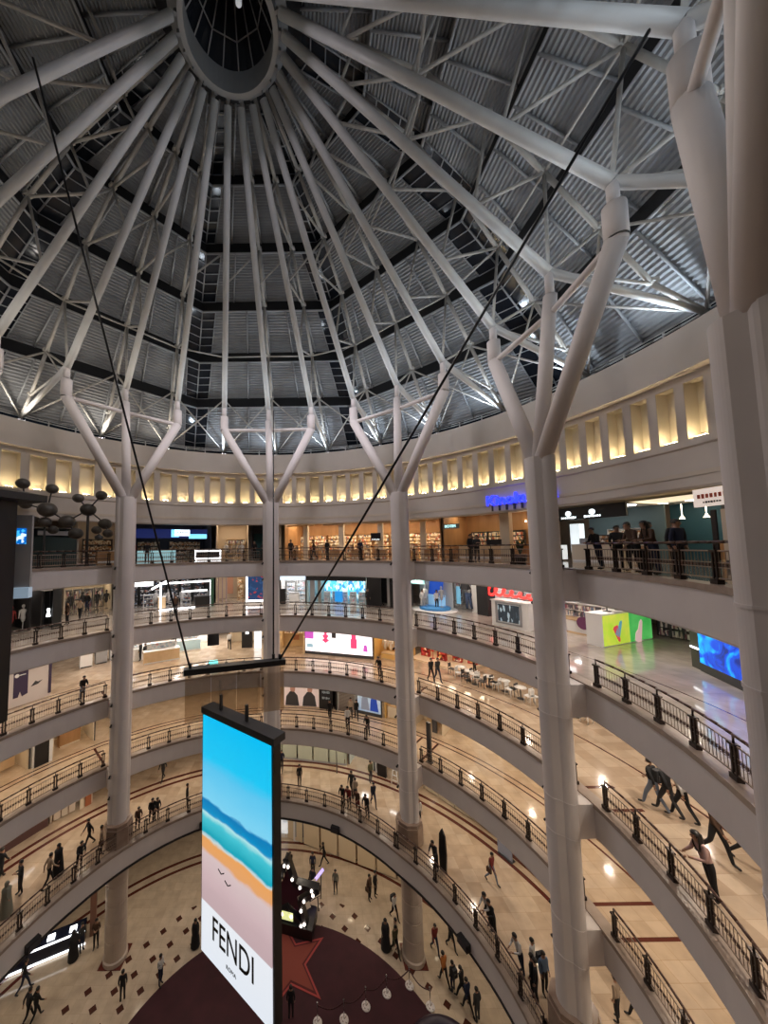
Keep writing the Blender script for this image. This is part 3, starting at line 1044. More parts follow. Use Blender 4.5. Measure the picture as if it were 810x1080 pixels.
o, w = shop('petrol blue open restaurant with a lit cream ceiling at the right of the top gallery', 'restaurant', 5, 17.5, .5, 25.6, 3.0, BLUEWALL, LITWARM, 3.6, sides=False, glow=.5)
panel(o, w * .30, 3.0, w * .36, 1.6, 1.2, CREAM, .1, 'serving_hatch')
MB().box((w * .06, .2, 1.8), (.16, .16, 3.6)).build('post', CHARCOAL, o)
MB().box((w * .25, .2, 1.8), (.12, .12, 3.6)).build('post', CHARCOAL, o)
counter(o, w * .22, 1.2, w * .5, .8, 1.05, WOOD, PALEWOOD, name='bar_counter')
for i in range(5):
    MB().lathe([(.0, .2), (.13, .0), (.10, .0), (.02, .24), (.02, .9), (0, .9)], (w * (-.3 + .15 * i), 1.6, 2.5), 10).build('pendant_lamp', LITWARM, o)
panel(o, -w * .35, 3.9, w * .25, 1.0, 1.6, mat('orange_poster', (.6, .28, .06), .5), .05, 'wall_poster')
lc = MB()
lc.box((-.1 * w, -.8, 3.5), (w * 1.05, 2.2, .05))
lc.build('lit_ceiling_sheet', mat('cream_lit_sheet', (.9, .8, .6), .6, 0, (1, .84, .58), .9), o)

o, w = shop('striped black eatery front with a small lit sign at the top gallery right edge', 'eatery', 5, 1.2, -9, 20.2, 2.0, CHARCOAL, LITDIM, 3.3, sides=False, sign=(None, .28, REDLIT, mat('pale_sign', (.85, .8, .75), .5, 0, (.9, .75, .65), .55), .75), glow=.5)
for i in range(8):
    panel(o, -w * .4 + i * .38, .25, .18, 2.1, .3, CREAM if i % 2 else BLACK, .06, 'stripe_board')
marks(o, -w * .30, -.15, 2.98, 1.1, .2, mat('sign_red_ink', (.45, .08, .04), .5), 7)
marks(o, -w * .30, -.15, 2.72, .7, .10, CHARCOAL, 7)

o, w = shop('dark teal closed stall left of the ball sculpture on the top gallery', 'stall', 5, 146.5, 138.5, 21.9, 2.0, mat('teal_stall', (.02, .045, .045), .4), None, 3.0)
panel(o, 0, -.02, w, 2.2, 0, mat('teal_shutter', (.025, .05, .05), .35), .08, 'shutter')
panel(o, .2, -.06, w * .9, .35, 2.35, GREY, .06, 'sign_band')
o, w = shop('beige restaurant entrance with hanging lamps behind the ball sculpture', 'restaurant', 5, 138, 127.4, 22.6, 3.6, BEIGE, LITWARM, H5, glow=.35)
shelf(o, 0, 3.0, w * .6, 2.2, DISHES, CHARCOAL, 4)
counter(o, .5, .4, w * .5, .7, 1.0, WOOD, WHITE)
MB().lathe([(.30, 2.1), (.34, 2.3), (.05, 2.5), (.02, 3.0)], (-w * .15, -.8, 0), 12).build('patio_heater', CHARCOAL, o)

# the bookshop's blue letters on the drum fascia
kin = thing('shop_sign', 'glowing blue shop name letters on the drum fascia left of the large column', 'sign', pol(RW - .3, 27.6, EYE + 3.25), rad(27.6 - 90))
text('Kinokuniya', 1.12, BLUELIT, kin, (0, -.06, .1), depth=.09)
bk = MB()
for i in range(10):
    bk.box((-2.6 + i * .55, .0, -.45), (.12, .10, .42))
bk.build('sign_bracket', CHARCOAL, kin)

# ------------------------------------------------ fourth gallery (level 4)
H4 = 2.78
R4 = 20.4
o, w = shop('dark shop with a few bright goods at the far left of the fourth gallery', 'shopfront', 4, 152, 148, 19.5, 2.5, CHARCOAL, LITDIM, H4, glow=.5)
mannequin(o, -.3, .5, mat('red_dress', (.35, .05, .05), .7))
mannequin(o, .4, .6, WHITE)
o, w = shop('black boutique box with a single lit bust at the left of the fourth gallery', 'boutique', 4, 147.6, 143.6, 18.4, 2.0, BLACK, LITDIM, H4, glow=.3)
for x_ in (-.6, -.2, .2, .6):
    panel(o, x_ * w * .7, .9, .04, 2.8, .1, CHARCOAL, .04, 'wall_batten')
panel(o, w * .25, -.02, w * .45, 2.9, 0, mat('black_grid', (.015, .017, .018), .3), .05, 'dark_screen')
MB().lathe([(.14, .9), (.1, 1.15), (.05, 1.22), (.11, 1.35), (.08, 1.48), (0, 1.5)], (-.1, .25, 0), 12).build('display_bust', LITEDGE, o)
o, w = shop('open clothing shop in warm light between the black boutique and the leftmost full column', 'shopfront', 4, 139, 130, 24.5, 3.0, CREAM, LITWARM, H4, glow=.7)
for i in range(4):
    shelf(o, (i - 1.5) * w * .23, 2.4, w * .2, 1.9, CLOTHES, GREY, 2)
for x_ in (-.35, -.1, .2, .4):
    mannequin(o, x_ * w, .4, CHARCOAL)
o, w = shop('black sneaker shop with a white lit frame right of the leftmost full column', 'sneaker shop', 4, 129.4, 107.4, 20.6, 5.0, BLACK, LITWHITE, H4, glow=.45)
for i in range(6):
    shelf(o, (i + .5) / 6 * w - w / 2, 4.5, w / 6 - .15, 2.5, SHOES, CHARCOAL, 6)
for i in range(5):
    shelf(o, -w * .45 + i * w * .22, 2.2 + .5 * (i % 2), w * .12, 1.2, SHOES, WHITE, 3)
panel(o, -w * .33, .05, w * .26, .36, 2.3, LITEDGE, .2, 'light_box')
litframe(o, w * .17, -.05, w * .60, 2.5, .02, .15)
MB().box((-w * .13, -.1, 2.35), (.16, .2, w * .20), ry=rad(62)).build('slanted_light_bar', LITEDGE, o)
panel(o, w * .28, .6, w * .3, .12, 1.45, LITEDGE, .3, 'shelf_light')
for x_ in (-.16, -.02, .14):
    mannequin(o, x_ * w, 1.1, GREY)
counter(o, w * .36, .2, w * .18, .8, 1.0, BLACK, CHARCOAL)
counter(o, -w * .10, .6, w * .08, .6, 1.15, PALEWOOD, WHITE)
panel(o, w * .475, -.05, w * .04, 3.0, 0, GREENPAINT, .2, 'green_pilaster')
o, w = shop('beige shop with a tall figure print left of the centre column on the fourth gallery', 'shopfront', 4, 106.9, 98.6, 22.5, 3.0, BEIGE, LITWARM, H4, glow=.7)
panel(o, -w * .05, 2.8, w * .2, 2.2, .5, mat('figure_print', (.55, .30, .22), .6), .05, 'wall_print')
for i in range(3):
    panel(o, -w * .42 + i * .4, .6, .12, 2.8, 0, mat('mauve_batten', (.42, .34, .40), .6), .1, 'batten')
shelf(o, w * .3, 2.2, w * .22, 2.3, DISHES, PALEWOOD, 4)
o, w = shop('dark glass shop corner behind the framed blue screen on the fourth gallery', 'shopfront', 4, 98.5, 89.5, 21.6, 2, CHARCOAL, LITDIM, H4, glow=.4)

scr = thing('display_screen', 'dark blue screen with red marks in a thick white frame left of the centre column', 'screen', *face(4, 95.0, 20.4))
ww = 2.35
panel(scr, 0, 0, ww, 2.55, .42, speckle('navy_screen', [(0, (.012, .035, .10)), (.7, (.02, .06, .15)), (.82, (.25, .03, .04)), (.9, (.015, .045, .12))], 5, .3, emit=.9), .12, 'display')
litframe(scr, 0, -.05, ww + .3, 2.9, .24, .18)
MB().box((0, 0, .12), (ww, .3, .24)).build('plinth', WHITE, scr)

o, w = shop('white phone shop with a pale blue sign right of the centre column, fourth gallery', 'shopfront', 4, 89.0, 81.6, 20.2, 3.2, WHITE, LITWHITE, H4, sign=(None, .26, WHITE, mat('pale_blue_sign', (.7, .8, .9), .4, 0, (.7, .85, 1), .9), .42), front=2.6)
for i in range(2):
    shelf(o, (i - .5) * w * .45, 2.8, w * .36, 2.0, COSM, WHITE, 4)
counter(o, 0, 1.2, w * .4, .6, .9, WHITE, GREY)
panel(o, -w * .38, -.2, .5, 1.5, 0, BLACK, .2, 'standing_sign')
o, w = shop('cyan glowing display shop under a black fascia on the fourth gallery', 'shopfront', 4, 81.4, 64.4, 20.2, 3.0, mat('pale_cyan_wall', (.55, .75, .8), .5), LITWHITE, H4, sign=(None, 0, WHITE, BLACK, .46), glow=.55)
panel(o, w * .1, 2.4, w * .78, 2.2, .3, CYANGOODS, .1, 'lit_display_wall')
for i in range(5):
    shelf(o, -w * .2 + i * w * .15, 1.3, w * .11, 1.1, COSM, WHITE, 3)
panel(o, w * .02, .8, w * .12, 1.0, .2, mat('bright_blue_stand', (.02, .25, .7), .4, 0, (.02, .35, .9), .6), .4, 'blue_stand')
panel(o, -w * .42, .4, w * .08, 2.6, 0, GREY, .2, 'pilaster')
panel(o, -w * .30, .5, w * .05, 2.6, 0, mat('taupe_column', (.3, .27, .24), .6), .2, 'pilaster')
o, w = shop('black clad shop wall with a narrow lit opening left of the third full column', 'shopfront', 4, 64.2, 53.6, 20.0, 2.6, BLACK, LITWHITE, H4, sides=True, glow=.3)
panel(o, -w * .30, -.02, w * .38, 3.1, 0, BLACK, .1, 'black_panel')
panel(o, w * .20, -.02, w * .18, 3.1, 0, BLACK, .1, 'black_panel')
panel(o, 0.03 * w, 1.0, w * .16, 2.6, 0, WHITE, .06, 'white_door')
panel(o, w * .42, .8, w * .14, 2.8, 0, WHITE, .06, 'white_door')

bl = thing('display_stand', 'blue and white sports display under a small aqua sign on the fourth gallery', 'display', *face(4, 48.6, 21.8))
panel(bl, 0, .6, 3.0, 2.6, .05, mat('silver_backing', (.45, .48, .5), .35), .08, 'back_board')
panel(bl, -.1, .2, 1.2, 1.5, 1.2, mat('vivid_blue_print', (.01, .06, .38), .4, 0, (.01, .08, .5), .5), .06, 'blue_print').rotation_euler = (0, rad(8), 0)
panel(bl, .15, .3, 1.5, 1.1, .1, mat('pale_blue_print', (.3, .55, .8), .4, 0, (.3, .6, .9), .4), .06, 'pale_print')
MB().lathe([(1.3, 0), (1.3, .22), (1.2, .26), (0, .26)], (.2, -.3, 0), 24).build('round_plinth', mat('blue_plinth', (.05, .25, .6), .4), bl)
MB().lathe([(1.9, 0), (1.9, .05), (0, .06)], (.2, -.4, 0), 28).build('white_base', WHITE, bl)
mannequin(bl, -.7, -.2, WHITE, .26)
mannequin(bl, .8, -.3, GREY, .26)
sg = panel(bl, -1.35, -.5, 1.5, .42, 2.15, mat('aqua_board', (.3, .55, .52), .4, 0, (.35, .75, .7), .7), .1, 'sign_board')
marks(sg, -1.35, -.57, 2.36, 1.25, .26, WHITELIT, 6)
o, w = shop('white sports shop interior behind the blue display on the fourth gallery', 'shopfront', 4, 53.2, 39.4, 25.2, 2.5, WHITE, LITWHITE, H4, glow=.6, sign=(None, 0, WHITE, BLACK, .5))
for i in range(6):
    shelf(o, (i + .5) / 6 * w - w / 2, 2.0, w / 6 - .3, 2.2, CLOTHES, GREY, 3)
dn = thing('denim_display', 'white pillar hung with dark jeans and shirts on the fourth gallery', 'display', *face(4, 40.6, 23.0))
MB().box((.5, 0, 1.55), (1.1, 1.1, 3.1)).build('pillar', WHITE, dn)
dm = mat('denim', (.05, .08, .16), .8)
b = MB()
for s in (-.12, .10):
    b.tube((-.3 + s, -.65, 1.35), (-.2 + s * 1.8, -.65, .25), .13, .09, n=8)
b.box((-.3, -.65, 1.42), (.5, .22, .25))
b.build('jeans', dm, dn)
b = MB()
b.box((-.6, -.5, 2.1), (.5, .25, .65))
b.tube((-.85, -.5, 2.35), (-1.0, -.5, 1.85), .08, n=6)
b.tube((-.35, -.5, 2.35), (-.2, -.5, 1.85), .08, n=6)
b.build('shirt', CHARCOAL, dn)
panel(dn, -1.3, -.3, .35, 1.5, .5, mat('sky_board', (.2, .5, .7), .4, 0, (.2, .55, .8), .4), .08, 'blue_board')

o, w = shop('cosmetics shop with big red script sign left of the large column on the fourth gallery', 'shopfront', 4, 38.5, 21.5, 22.6, 4.0, WHITE, LITWHITE, 2.7, glow=.6, sign=(None, 0, WHITE, REDPAINT, .5))
panel(o, -w * .42, -.5, w * .14, 3.1, 0, BLACK, 1.0, 'black_pier')
sc_p = []
for j in range(61):
    u = j / 60
    amp = .42 * (1 - u) ** 2 + .13
    sc_p.append(Vector((-3.1 + 4.5 * u + .20 * math.sin(j * .8 + 1.2), -.78, 2.12 - .34 * u + amp * math.sin(j * .8))))
MB().path(sc_p, .095, 7).build('sign_lettering', REDLIT, o)
for i in range(5):
    shelf(o, (i + .5) / 5 * w - w / 2, 3.5, w / 5 - .3, 2.0, COSM, WHITE, 4)
for i in range(3):
    counter(o, -w * .2 + i * w * .22, .9, w * .16, .8, 1.0, WHITE, WHITE)
panel(o, w * .40, -.2, w * .1, .3, 2.5, LITEDGE, .12, 'light_box')
kd = thing('display_kiosk', 'white kiosk with a dark framed picture screen left of the large column', 'kiosk', *face(4, 28.2, 19.6))
MB().box((0, 0, .85), (2.5, 1.0, 1.7)).box((0, 0, 1.72), (2.6, 1.1, .06)).build('kiosk_body', WHITE, kd)
panel(kd, -.05, -.51, 1.45, 1.15, .35, speckle('figures_screen', [(0, (.02, .03, .04)), (.6, (.04, .06, .08)), (.75, (.35, .45, .5)), (.85, (.03, .04, .05))], 6, .3, emit=.6, stretch=(1.6, 1, .5)), .04, 'display')
litframe(kd, -.05, -.5, 1.75, 1.45, .2, .1, GREY, 'display_bezel')

sw = thing('clothes_table', 'table of folded colourful goods right of the large column on the fourth gallery', 'display table', *face(4, 20.0, 21.8))
counter(sw, 0, 0, 3.2, 1.2, .8, WHITE, PALEWOOD, name='table')
shelf(sw, -.2, .4, 3.0, .9, CLOTHES, WHITE, 2, z=.85)
MB().tube((.5, -.7, .75), (.5, -.74, .75), .38, n=24).build('round_sign', mat('plum_disc', (.13, .03, .10), .5), sw)
aw = thing('awning', 'long red awning over goods racks right of the large column', 'awning', *face(4, 16.0, 25.0))
MB().box((0, 0, 2.35), (6.5, .5, .45)).build('red_valance', REDPAINT, aw)
for s in (-3, -1, 1, 3):
    MB().box((s, .1, 1.1), (.08, .08, 2.2)).build('post', CHARCOAL, aw)
shelf(aw, -1.6, .4, 2.6, 1.5, CLOTHES, CHARCOAL, 3)
shelf(aw, 1.6, .4, 2.6, 1.5, CLOTHES, CHARCOAL, 3)

p0, p1 = pol(19.6, 12.9, Z[4]), pol(24.0, 14.3, Z[4])
gk = thing('promotion_kiosk', 'white kiosk wrapped in bright green and yellow lit sports posters on the fourth gallery', 'kiosk', p0.lerp(p1, .5), math.atan2((p1 - p0).y, (p1 - p0).x))
L_ = (p1 - p0).length
MB().box((0, .4, .85), (L_, .8, 1.7)).box((0, .4, 1.72), (L_ + .05, .86, .05)).build('kiosk_body', WHITE, gk)
LIME = cloudy('lime_poster', [(.35, (.36, .55, .03)), (.65, (.62, .66, .10))], .7, .4, emit=.75)
GRN = cloudy('green_poster', [(.35, (.03, .36, .06)), (.65, (.10, .50, .12))], .7, .4, emit=.75)
panel(gk, -L_ * .24, -.02, L_ * .51, 1.6, .06, LIME, .04, 'poster')
q = panel(gk, L_ * .26, -.02, L_ * .47, 1.6, .06, GRN, .04, 'poster')
def shoe(par, x, z, s, m, ang):
    b = MB()
    b.prism([(-.5 * s, 0), (.45 * s, 0), (.55 * s, .08 * s), (.42 * s, .2 * s), (.1 * s, .26 * s), (-.1 * s, .45 * s), (-.45 * s, .48 * s), (-.55 * s, .2 * s)], 0, .03)
    o = b.build('printed_shoe', m, par)
    o.rotation_euler = (PI / 2, ang, 0)
    o.location = (x, -.042, z)
    return o
shoe(gk, -L_ * .27, .55, .85, mat('print_red', (.6, .06, .08), .4, 0, (.6, .06, .08), .6), rad(60))
shoe(gk, -L_ * .17, .85, .85, mat('print_teal', (.08, .3, .4), .4, 0, (.1, .35, .45), .6), rad(-70))
shoe(gk, L_ * .26, .55, 1.2, mat('print_blush', (.75, .5, .5), .4, 0, (.75, .5, .5), .6), rad(-80))
for i in range(3):
    MB().lathe([(.2, 0), (.2, .04), (.03, .06), (.03, .5), (.16, .55), (.16, .6), (0, .6)], (-1 + i * 1.1, .4, 1.74), 10).build('display_item', CHARCOAL, gk)

p0, p1 = pol(20.3, 2.6, Z[4]), pol(19.2, -6.2, Z[4])
vw = thing('video_wall', 'large glowing blue underwater video wall at the right edge of the fourth gallery', 'video wall', p0.lerp(p1, .5), math.atan2((p1 - p0).y, (p1 - p0).x))
L_ = (p1 - p0).length
MB().box((0, .25, 1.5), (L_ + .1, .45, 3.0)).box((-L_ / 2 - .35, .5, 1.5), (.6, .9, 3.0)).build('housing', CHARCOAL, vw)
for i in range(3):
    MB().box((-L_ / 2 - .35, .03, .9 + i * .8), (.5, .06, .07)).build('side_light', LITEDGE, vw)
panel(vw, 0, 0, L_ - .1, 2.6, .38, cloudy('blue_water_video', [(.33, (.0, .012, .18)), (.48, (.0, .06, .62)), (.60, (.0, .38, .85)), (.70, (.05, .62, .85)), (.78, (.0, .05, .45))], 1.1, .3, emit=1.15, detail=5, distortion=1.2), .05, 'display')
panel(vw, L_ * .36, -.03, .5, .09, .45, LITEDGE, .02, 'corner_mark')
cf = thing('photo_backdrop', 'grey white backdrop and black tripods left of the blue video wall', 'backdrop', *face(4, 6.8, 24.5))
panel(cf, .8, 0, 2.0, 1.0, .1, GREY, .1, 'backdrop_sheet')
for s in (-1.3, -.5):
    b = MB()
    for k in range(3):
        b.tube((s, 0, 1.2), (s + .45 * math.cos(k * 2.1), .45 * math.sin(k * 2.1), 0), .035, n=6)
    b.build('tripod', BLACK, cf)

# ------------------------------------------------ third gallery (level 3)
H3 = 3.18
o, w = shop('white hoarding wall with faint marks at the left of the third gallery', 'hoarding', 3, 156, 145.4, 18.2, .5, mat('pale_hoarding', (.66, .60, .58), .6), None, 3.0)
panel(o, 0, 0, w, 2.9, 0, mat('hoarding_face', (.66, .60, .58), .6), .08, 'board')
b = MB()
b.prism([(-.35, 0), (-.1, .0), (0, .35), (.12, 0), (.42, .1), (.42, 1.9), (-.35, 1.9)], 0, .03)
fo = b.build('dark_graphic', PURPLE, o)
fo.rotation_euler = (PI / 2, 0, 0)
fo.location = (-w * .03, -.05, .55)
MB().tube((-w * .09, -.09, 1.95), (-w * .09, -.11, 1.95), .12, n=14).box((w * .0, -.1, 1.95), (.35, .02, .05)).build('graphic_mark', WHITE, o)
panel(o, w * .48, -.06, .16, 2.6, .2, PURPLE, .06, 'edge_strip')
b = MB()
b.prism([(-.3, 0), (.1, .05), (.35, .25), (.1, .2), (-.05, .3)], 0, .02)
fo = b.build('small_graphic', CHARCOAL, o)
fo.rotation_euler = (PI / 2, 0, 0)
fo.location = (w * .24, -.05, 1.0)
rv = thing('display_case', 'grey and white display cases left of the leftmost full column on the third gallery', 'display case', *face(3, 131.5, 22.8))
for i in range(3):
    counter(rv, -1.6 + i * 1.2, .3 * i, .9, .7, 1.2 + .2 * i, WHITE if i != 1 else GREY, CHARCOAL, name='case')
panel(rv, 1.6, .2, 1.6, 1.3, 1.0, LITEDGE, .2, 'light_box')
for k, (az, r, w_, cm) in enumerate([(127, 21.8, 2.0, WHITE), (120.6, 20.2, 3.0, PALEWOOD), (118.5, 24.0, 2.4, WHITE), (113.5, 22.5, 2.2, mat('pale_blue_counter', (.45, .65, .75), .4)), (110.5, 25.5, 2.2, WHITE), (123.5, 25.0, 2.6, WHITE)]):
    cn = thing('cosmetics_counter', ['small white counter nearest the leftmost full column on the third gallery', 'pale wooden counter in front of the white beauty counters', 'white counter behind the pale wooden one on the third gallery', 'pale blue counter in the beauty area of the third gallery', 'white back counter with cyan light in the beauty area', 'white counter at the back left of the beauty area'][k], 'counter', *face(3, az, r))
    counter(cn, 0, 0, w_, .9, 1.0, cm, WHITE, name='counter_body')
    shelf(cn, 0, .25, w_ * .8, .55, COSM, WHITE, 2, z=1.05)
o, w = shop('bright white beauty hall back wall left of the centre column, third gallery', 'shopfront', 3, 128, 106.5, 26.6, 1.6, WHITE, LITWHITE, H3, glow=.7)
for i in range(6):
    shelf(o, (i + .5) / 6 * w - w / 2, 1.2, w / 6 - .4, 2.2, COSM, WHITE, 4)
dg = thing('standing_sign', 'black standing sign with cyan top on the third gallery above the mirror panel', 'sign', *face(3, 108.0, 16.0))
MB().box((0, 0, .95), (.95, .25, 1.9)).build('sign_body', BLACK, dg)
MB().prism([(-.5, 0), (.5, 0), (.38, .62), (-.3, .62)], -.12, .12).build('lit_top', mat('cyan_lit_top', (.2, .8, .8), .4, 0, (.2, .9, .9), 1.0), dg).rotation_euler = (PI / 2, 0, 0)
dg.children[1].location = (0, 0, 1.9)
o, w = shop('beige shop with a black doorway and bright white panel left of the centre column', 'shopfront', 3, 103.5, 91, 21.0, 3.0, CREAM, LITWARM, H3, glow=.6)
panel(o, -w * .1, .3, w * .24, 2.9, 0, BLACK, .1, 'black_doorway')
panel(o, -w * .1, .2, .3, .8, 1.4, LITEDGE, .04, 'door_sign')
panel(o, w * .14, .1, w * .16, 3.0, 0, WHITELIT, .1, 'bright_panel')
shelf(o, w * .38, 1.6, w * .2, 2.0, DISHES, PALEWOOD, 4)
o, w = shop('amber bakery shop with small framed goods right of the centre column on the third gallery', 'shopfront', 3, 89.2, 81.6, 18.9, 2.6, mat('pale_amber', (.8, .62, .36), .6), LITWARM, H3, glow=.9)
shelf(o, 0, 2.0, w * .8, 1.2, CLOTHES, PALEWOOD, 2, z=1.4)
panel(o, w * .1, 1.9, .6, .5, .8, mat('brown_frame', (.3, .12, .05), .5), .06, 'framed_picture')
PINK = speckle('white_pink_advert', [(0, (.95, .9, .93)), (.62, (.96, .92, .95)), (.72, (.75, .10, .25)), (.80, (.95, .93, .96)), (.88, (.55, .12, .5)), (.93, (.2, .15, .22)), (.97, (.85, .3, .4))], 1.5, .4, emit=.95, stretch=(1.4, 1, .8))
pk = thing('advert_screen', 'long bright white and pink cosmetics advert wall right of the centre column', 'advert screen', *face(3, 71.6, 18.6))
panel(pk, 0, 0, 6.3, 2.7, .35, mat('advert_white', (.95, .92, .95), .4, 0, (1, .93, .98), .95), .12, 'display')
MB().box((0, .12, 1.6), (6.5, .12, 3.1)).build('backing', CHARCOAL, pk)
mg = mat('advert_magenta', (.5, .08, .45), .4, 0, (.5, .10, .50), .8)
rd_ = mat('advert_red', (.75, .05, .15), .4, 0, (.75, .06, .18), .8)
for nm, prof, x_, z_, m_ in (('printed_bottle', [(.42, 0), (.42, 1.2), (.0, 1.3)], -2.75, 1.5, mg), ('printed_flower', [(0, 0), (.35, .25), (.12, .4), (.3, .65), (.08, .8), (.22, 1.05), (0, 1.25)], -1.15, 1.2, rd_), ('printed_vial', [(.2, 0), (.2, .5), (.06, .55), (.1, 1.0), (0, 1.05)], -.35, 1.7, CHARCOAL), ('printed_lipstick', [(.28, 0), (.28, .8), (.2, .85), (.2, 1.5), (0, 1.9)], 1.5, .9, rd_), ('printed_tube', [(.2, 0), (.14, .5), (0, .6)], 2.55, .7, mg), ('printed_jar', [(.3, 0), (.3, .3), (0, .35)], -2.7, .7, mat('advert_blue', (.3, .5, .6), .4, 0, (.3, .5, .6), .6))):
    pts = [(r, z) for r, z in prof] + [(-r, z) for r, z in reversed(prof)]
    q = MB().prism(pts, 0, .03).build(nm, m_, pk)
    q.rotation_euler = (PI / 2, 0, 0)
    q.location = (x_, -.065, z_)
o, w = shop('golden lit fashion shop with hanging garments left of the third full column', 'shopfront', 3, 62.0, 53.4, 19.2, 3.2, YELLOW, LITWARM, H3, glow=.9)
for x_ in (-.3, -.1, .12, .32):
    mannequin(o, x_ * w, 1.4, CHARCOAL if x_ > 0 else WHITE)
counter(o, 0, .8, w * .6, .8, .5, YELLOW, PALEWOOD)
o, w = shop('confectionery shop with red and golden packs right of the third full column', 'shopfront', 3, 53.0, 39.0, 23.4, 2.6, mat('peach_wall', (.75, .5, .3), .6), LITWARM, H3, glow=.9)
for i in range(5):
    shelf(o, (i + .5) / 5 * w - w / 2, 2.1, w / 5 - .2, 2.3, SWEETS, WOOD, 5)
b = MB()
b.prism([(-w * .5, -2.6), (w * .30, -2.9), (w * .5, .3), (-w * .5, .3)], 0, .12)
b.build('raised_platform', mat('cream_platform', (.75, .62, .45), .3), o)
for x_, y_ in ((-.36, -1.2), (-.08, -1.4), (.12, -.9), (.32, -.6)):
    shelf(o, x_ * w, y_, w * .13, 1.5, SWEETS, REDPAINT, 3, z=.12)
mannequin(o, -w * .22, -1.5, mat('red_costume', (.5, .05, .04), .7), .12)
# café seats on the third gallery
TABLE_TOP = mat('white_table_top', (.8, .78, .75), .3)
def cafe_table(loc, label):
    t = thing('cafe_table', label, 'table', loc, 0, 'cafe tables on the third gallery')
    MB().lathe([(0, .72), (.36, .72), (.36, .75), (0, .75)], n=20).build('table_top', TABLE_TOP, t)
    MB().lathe([(.22, 0), (.22, .03), (.035, .05), (.035, .72)], n=12).build('pedestal', CHARCOAL, t)
    return t
def cafe_chair(loc, rz, label, m):
    t = thing('cafe_chair', label, 'chair', loc, rz, 'cafe chairs on the third gallery')
    MB().box((0, 0, .45), (.42, .42, .05)).build('seat', m, t)
    b = MB()
    b.box((0, .2, .72), (.42, .04, .30))
    for s in (-.18, .18):
        b.tube((s, .2, .45), (s, .21, .86), .02, n=6)
    b.build('backrest', m, t)
    for x_ in (-.18, .18):
        for y_ in (-.18, .18):
            MB().tube((x_, y_, .44), (x_ * 1.15, y_ * 1.15, 0), .02, n=6).build('leg', m, t)
    return t
seatpos = [(40.2, 19.6), (38.0, 19.2), (36.0, 18.9), (33.6, 19.3), (30.5, 19.4), (27.0, 19.2), (22.6, 19.4), (18.6, 19.9)]
pl_ = ['first cafe table right of the confectionery shop', 'second cafe table right of the confectionery shop', 'third cafe table right of the confectionery shop', 'fourth cafe table right of the confectionery shop', 'cafe table closest to the left of the large column', 'cafe table directly behind the large column', 'cafe table just right of the large column', 'last cafe table right of the large column']
for i, (az, r) in enumerate(seatpos):
    cafe_table(pol(r, az, Z[3]), pl_[i])
    for s in (-1, 1):
        cafe_chair(pol(r - .15, az + s * 1.9, Z[3]), rad(az - 90 + s * 90), '%s cafe chair %s the %s' % ('white' if i % 2 or i > 5 else 'dark', 'left of' if s > 0 else 'right of', pl_[i].replace('cafe table', 'table')), WHITE if i % 2 or i > 5 else CHARCOAL)

# ------------------------------------------------ second gallery (level 2)
H2 = 3.18
R2 = 18.0
pw = thing('poster_wall', 'pale poster wall with two people in black jackets right of the centre column', 'poster', *face(2, 82.2, R2))
panel(pw, 0, 0, 3.2, 2.9, .12, mat('pink_white_poster', (.72, .60, .58), .5, 0, (.7, .58, .56), .25), .1, 'poster_sheet')
for x_, hh, m_ in ((-.85, 2.1, CHARCOAL), (.75, 2.2, CHARCOAL)):
    b = MB()
    b.prism([(-.65, 0), (.65, 0), (.5, .9), (.18, 1.25), (-.2, 1.25), (-.55, .8)], 0, .02)
    q = b.build('printed_torso', m_, pw)
    q.rotation_euler = (PI / 2, 0, 0)
    q.location = (x_, -.055, .15)
    b = MB()
    b.prism([(.24 * math.cos(rad(20 * i)), .30 * math.sin(rad(20 * i))) for i in range(18)], 0, .02)
    q = b.build('printed_head', mat('printed_skin', (.55, .30, .24), .6) , pw)
    q.rotation_euler = (PI / 2, 0, 0)
    q.location = (x_ + .05, -.055, 1.62)
    b = MB()
    b.prism([(.26 * math.cos(rad(20 * i)), .22 * math.sin(rad(20 * i))) for i in range(10)], 0, .02)
    q = b.build('printed_hair', mat('printed_hair', (.03, .02, .02), .6), pw)
    q.rotation_euler = (PI / 2, 0, 0)
    q.location = (x_ + .05, -.065, 1.74)
o, w = shop('black shop panel with rows of pale writing on the second gallery', 'shop panel', 2, 77.0, 71.8, R2, .8, BLACK, None, H2)
q = panel(o, -w * .1, -.02, w * .75, 3.0, .05, BLACK, .1, 'panel')
for i in range(4):
    marks(q, -w * .1, -.06, 2.5 - i * .5, w * .45, .22, mat('pale_letter', (.55, .6, .6), .5, 0, (.5, .6, .6), .3), 6, 'lettering')
o, w = shop('closed grey shutter with a small white logo on the second gallery', 'shop shutter', 2, 71.6, 66.2, R2, .6, GREY, None, H2)
b = MB()
for i in range(26):
    b.box((0, .1, .06 + i * .115), (w - .1, .06, .085))
b.build('shutter', mat('brown_grey_shutter', (.20, .17, .15), .5), o)
b = MB()
for k in range(3):
    b.ball((-.22 + .22 * k, .02, 2.75 + (.08 if k == 1 else 0)), .14, 10, .7)
b.build('logo', WHITELIT, o)
bp = thing('poster_light_box', 'lit blue jeans poster with two figures on the second gallery', 'poster', *face(2, 62.6, 18.15))
MB().box((0, .1, 1.5), (2.2, .15, 3.0)).build('housing', CHARCOAL, bp)
panel(bp, 0, 0, 2.05, 2.6, .3, cloudy('blue_grey_print', [(.35, (.25, .36, .5)), (.65, (.55, .62, .7))], .8, .4, emit=.5), .06, 'poster_sheet')
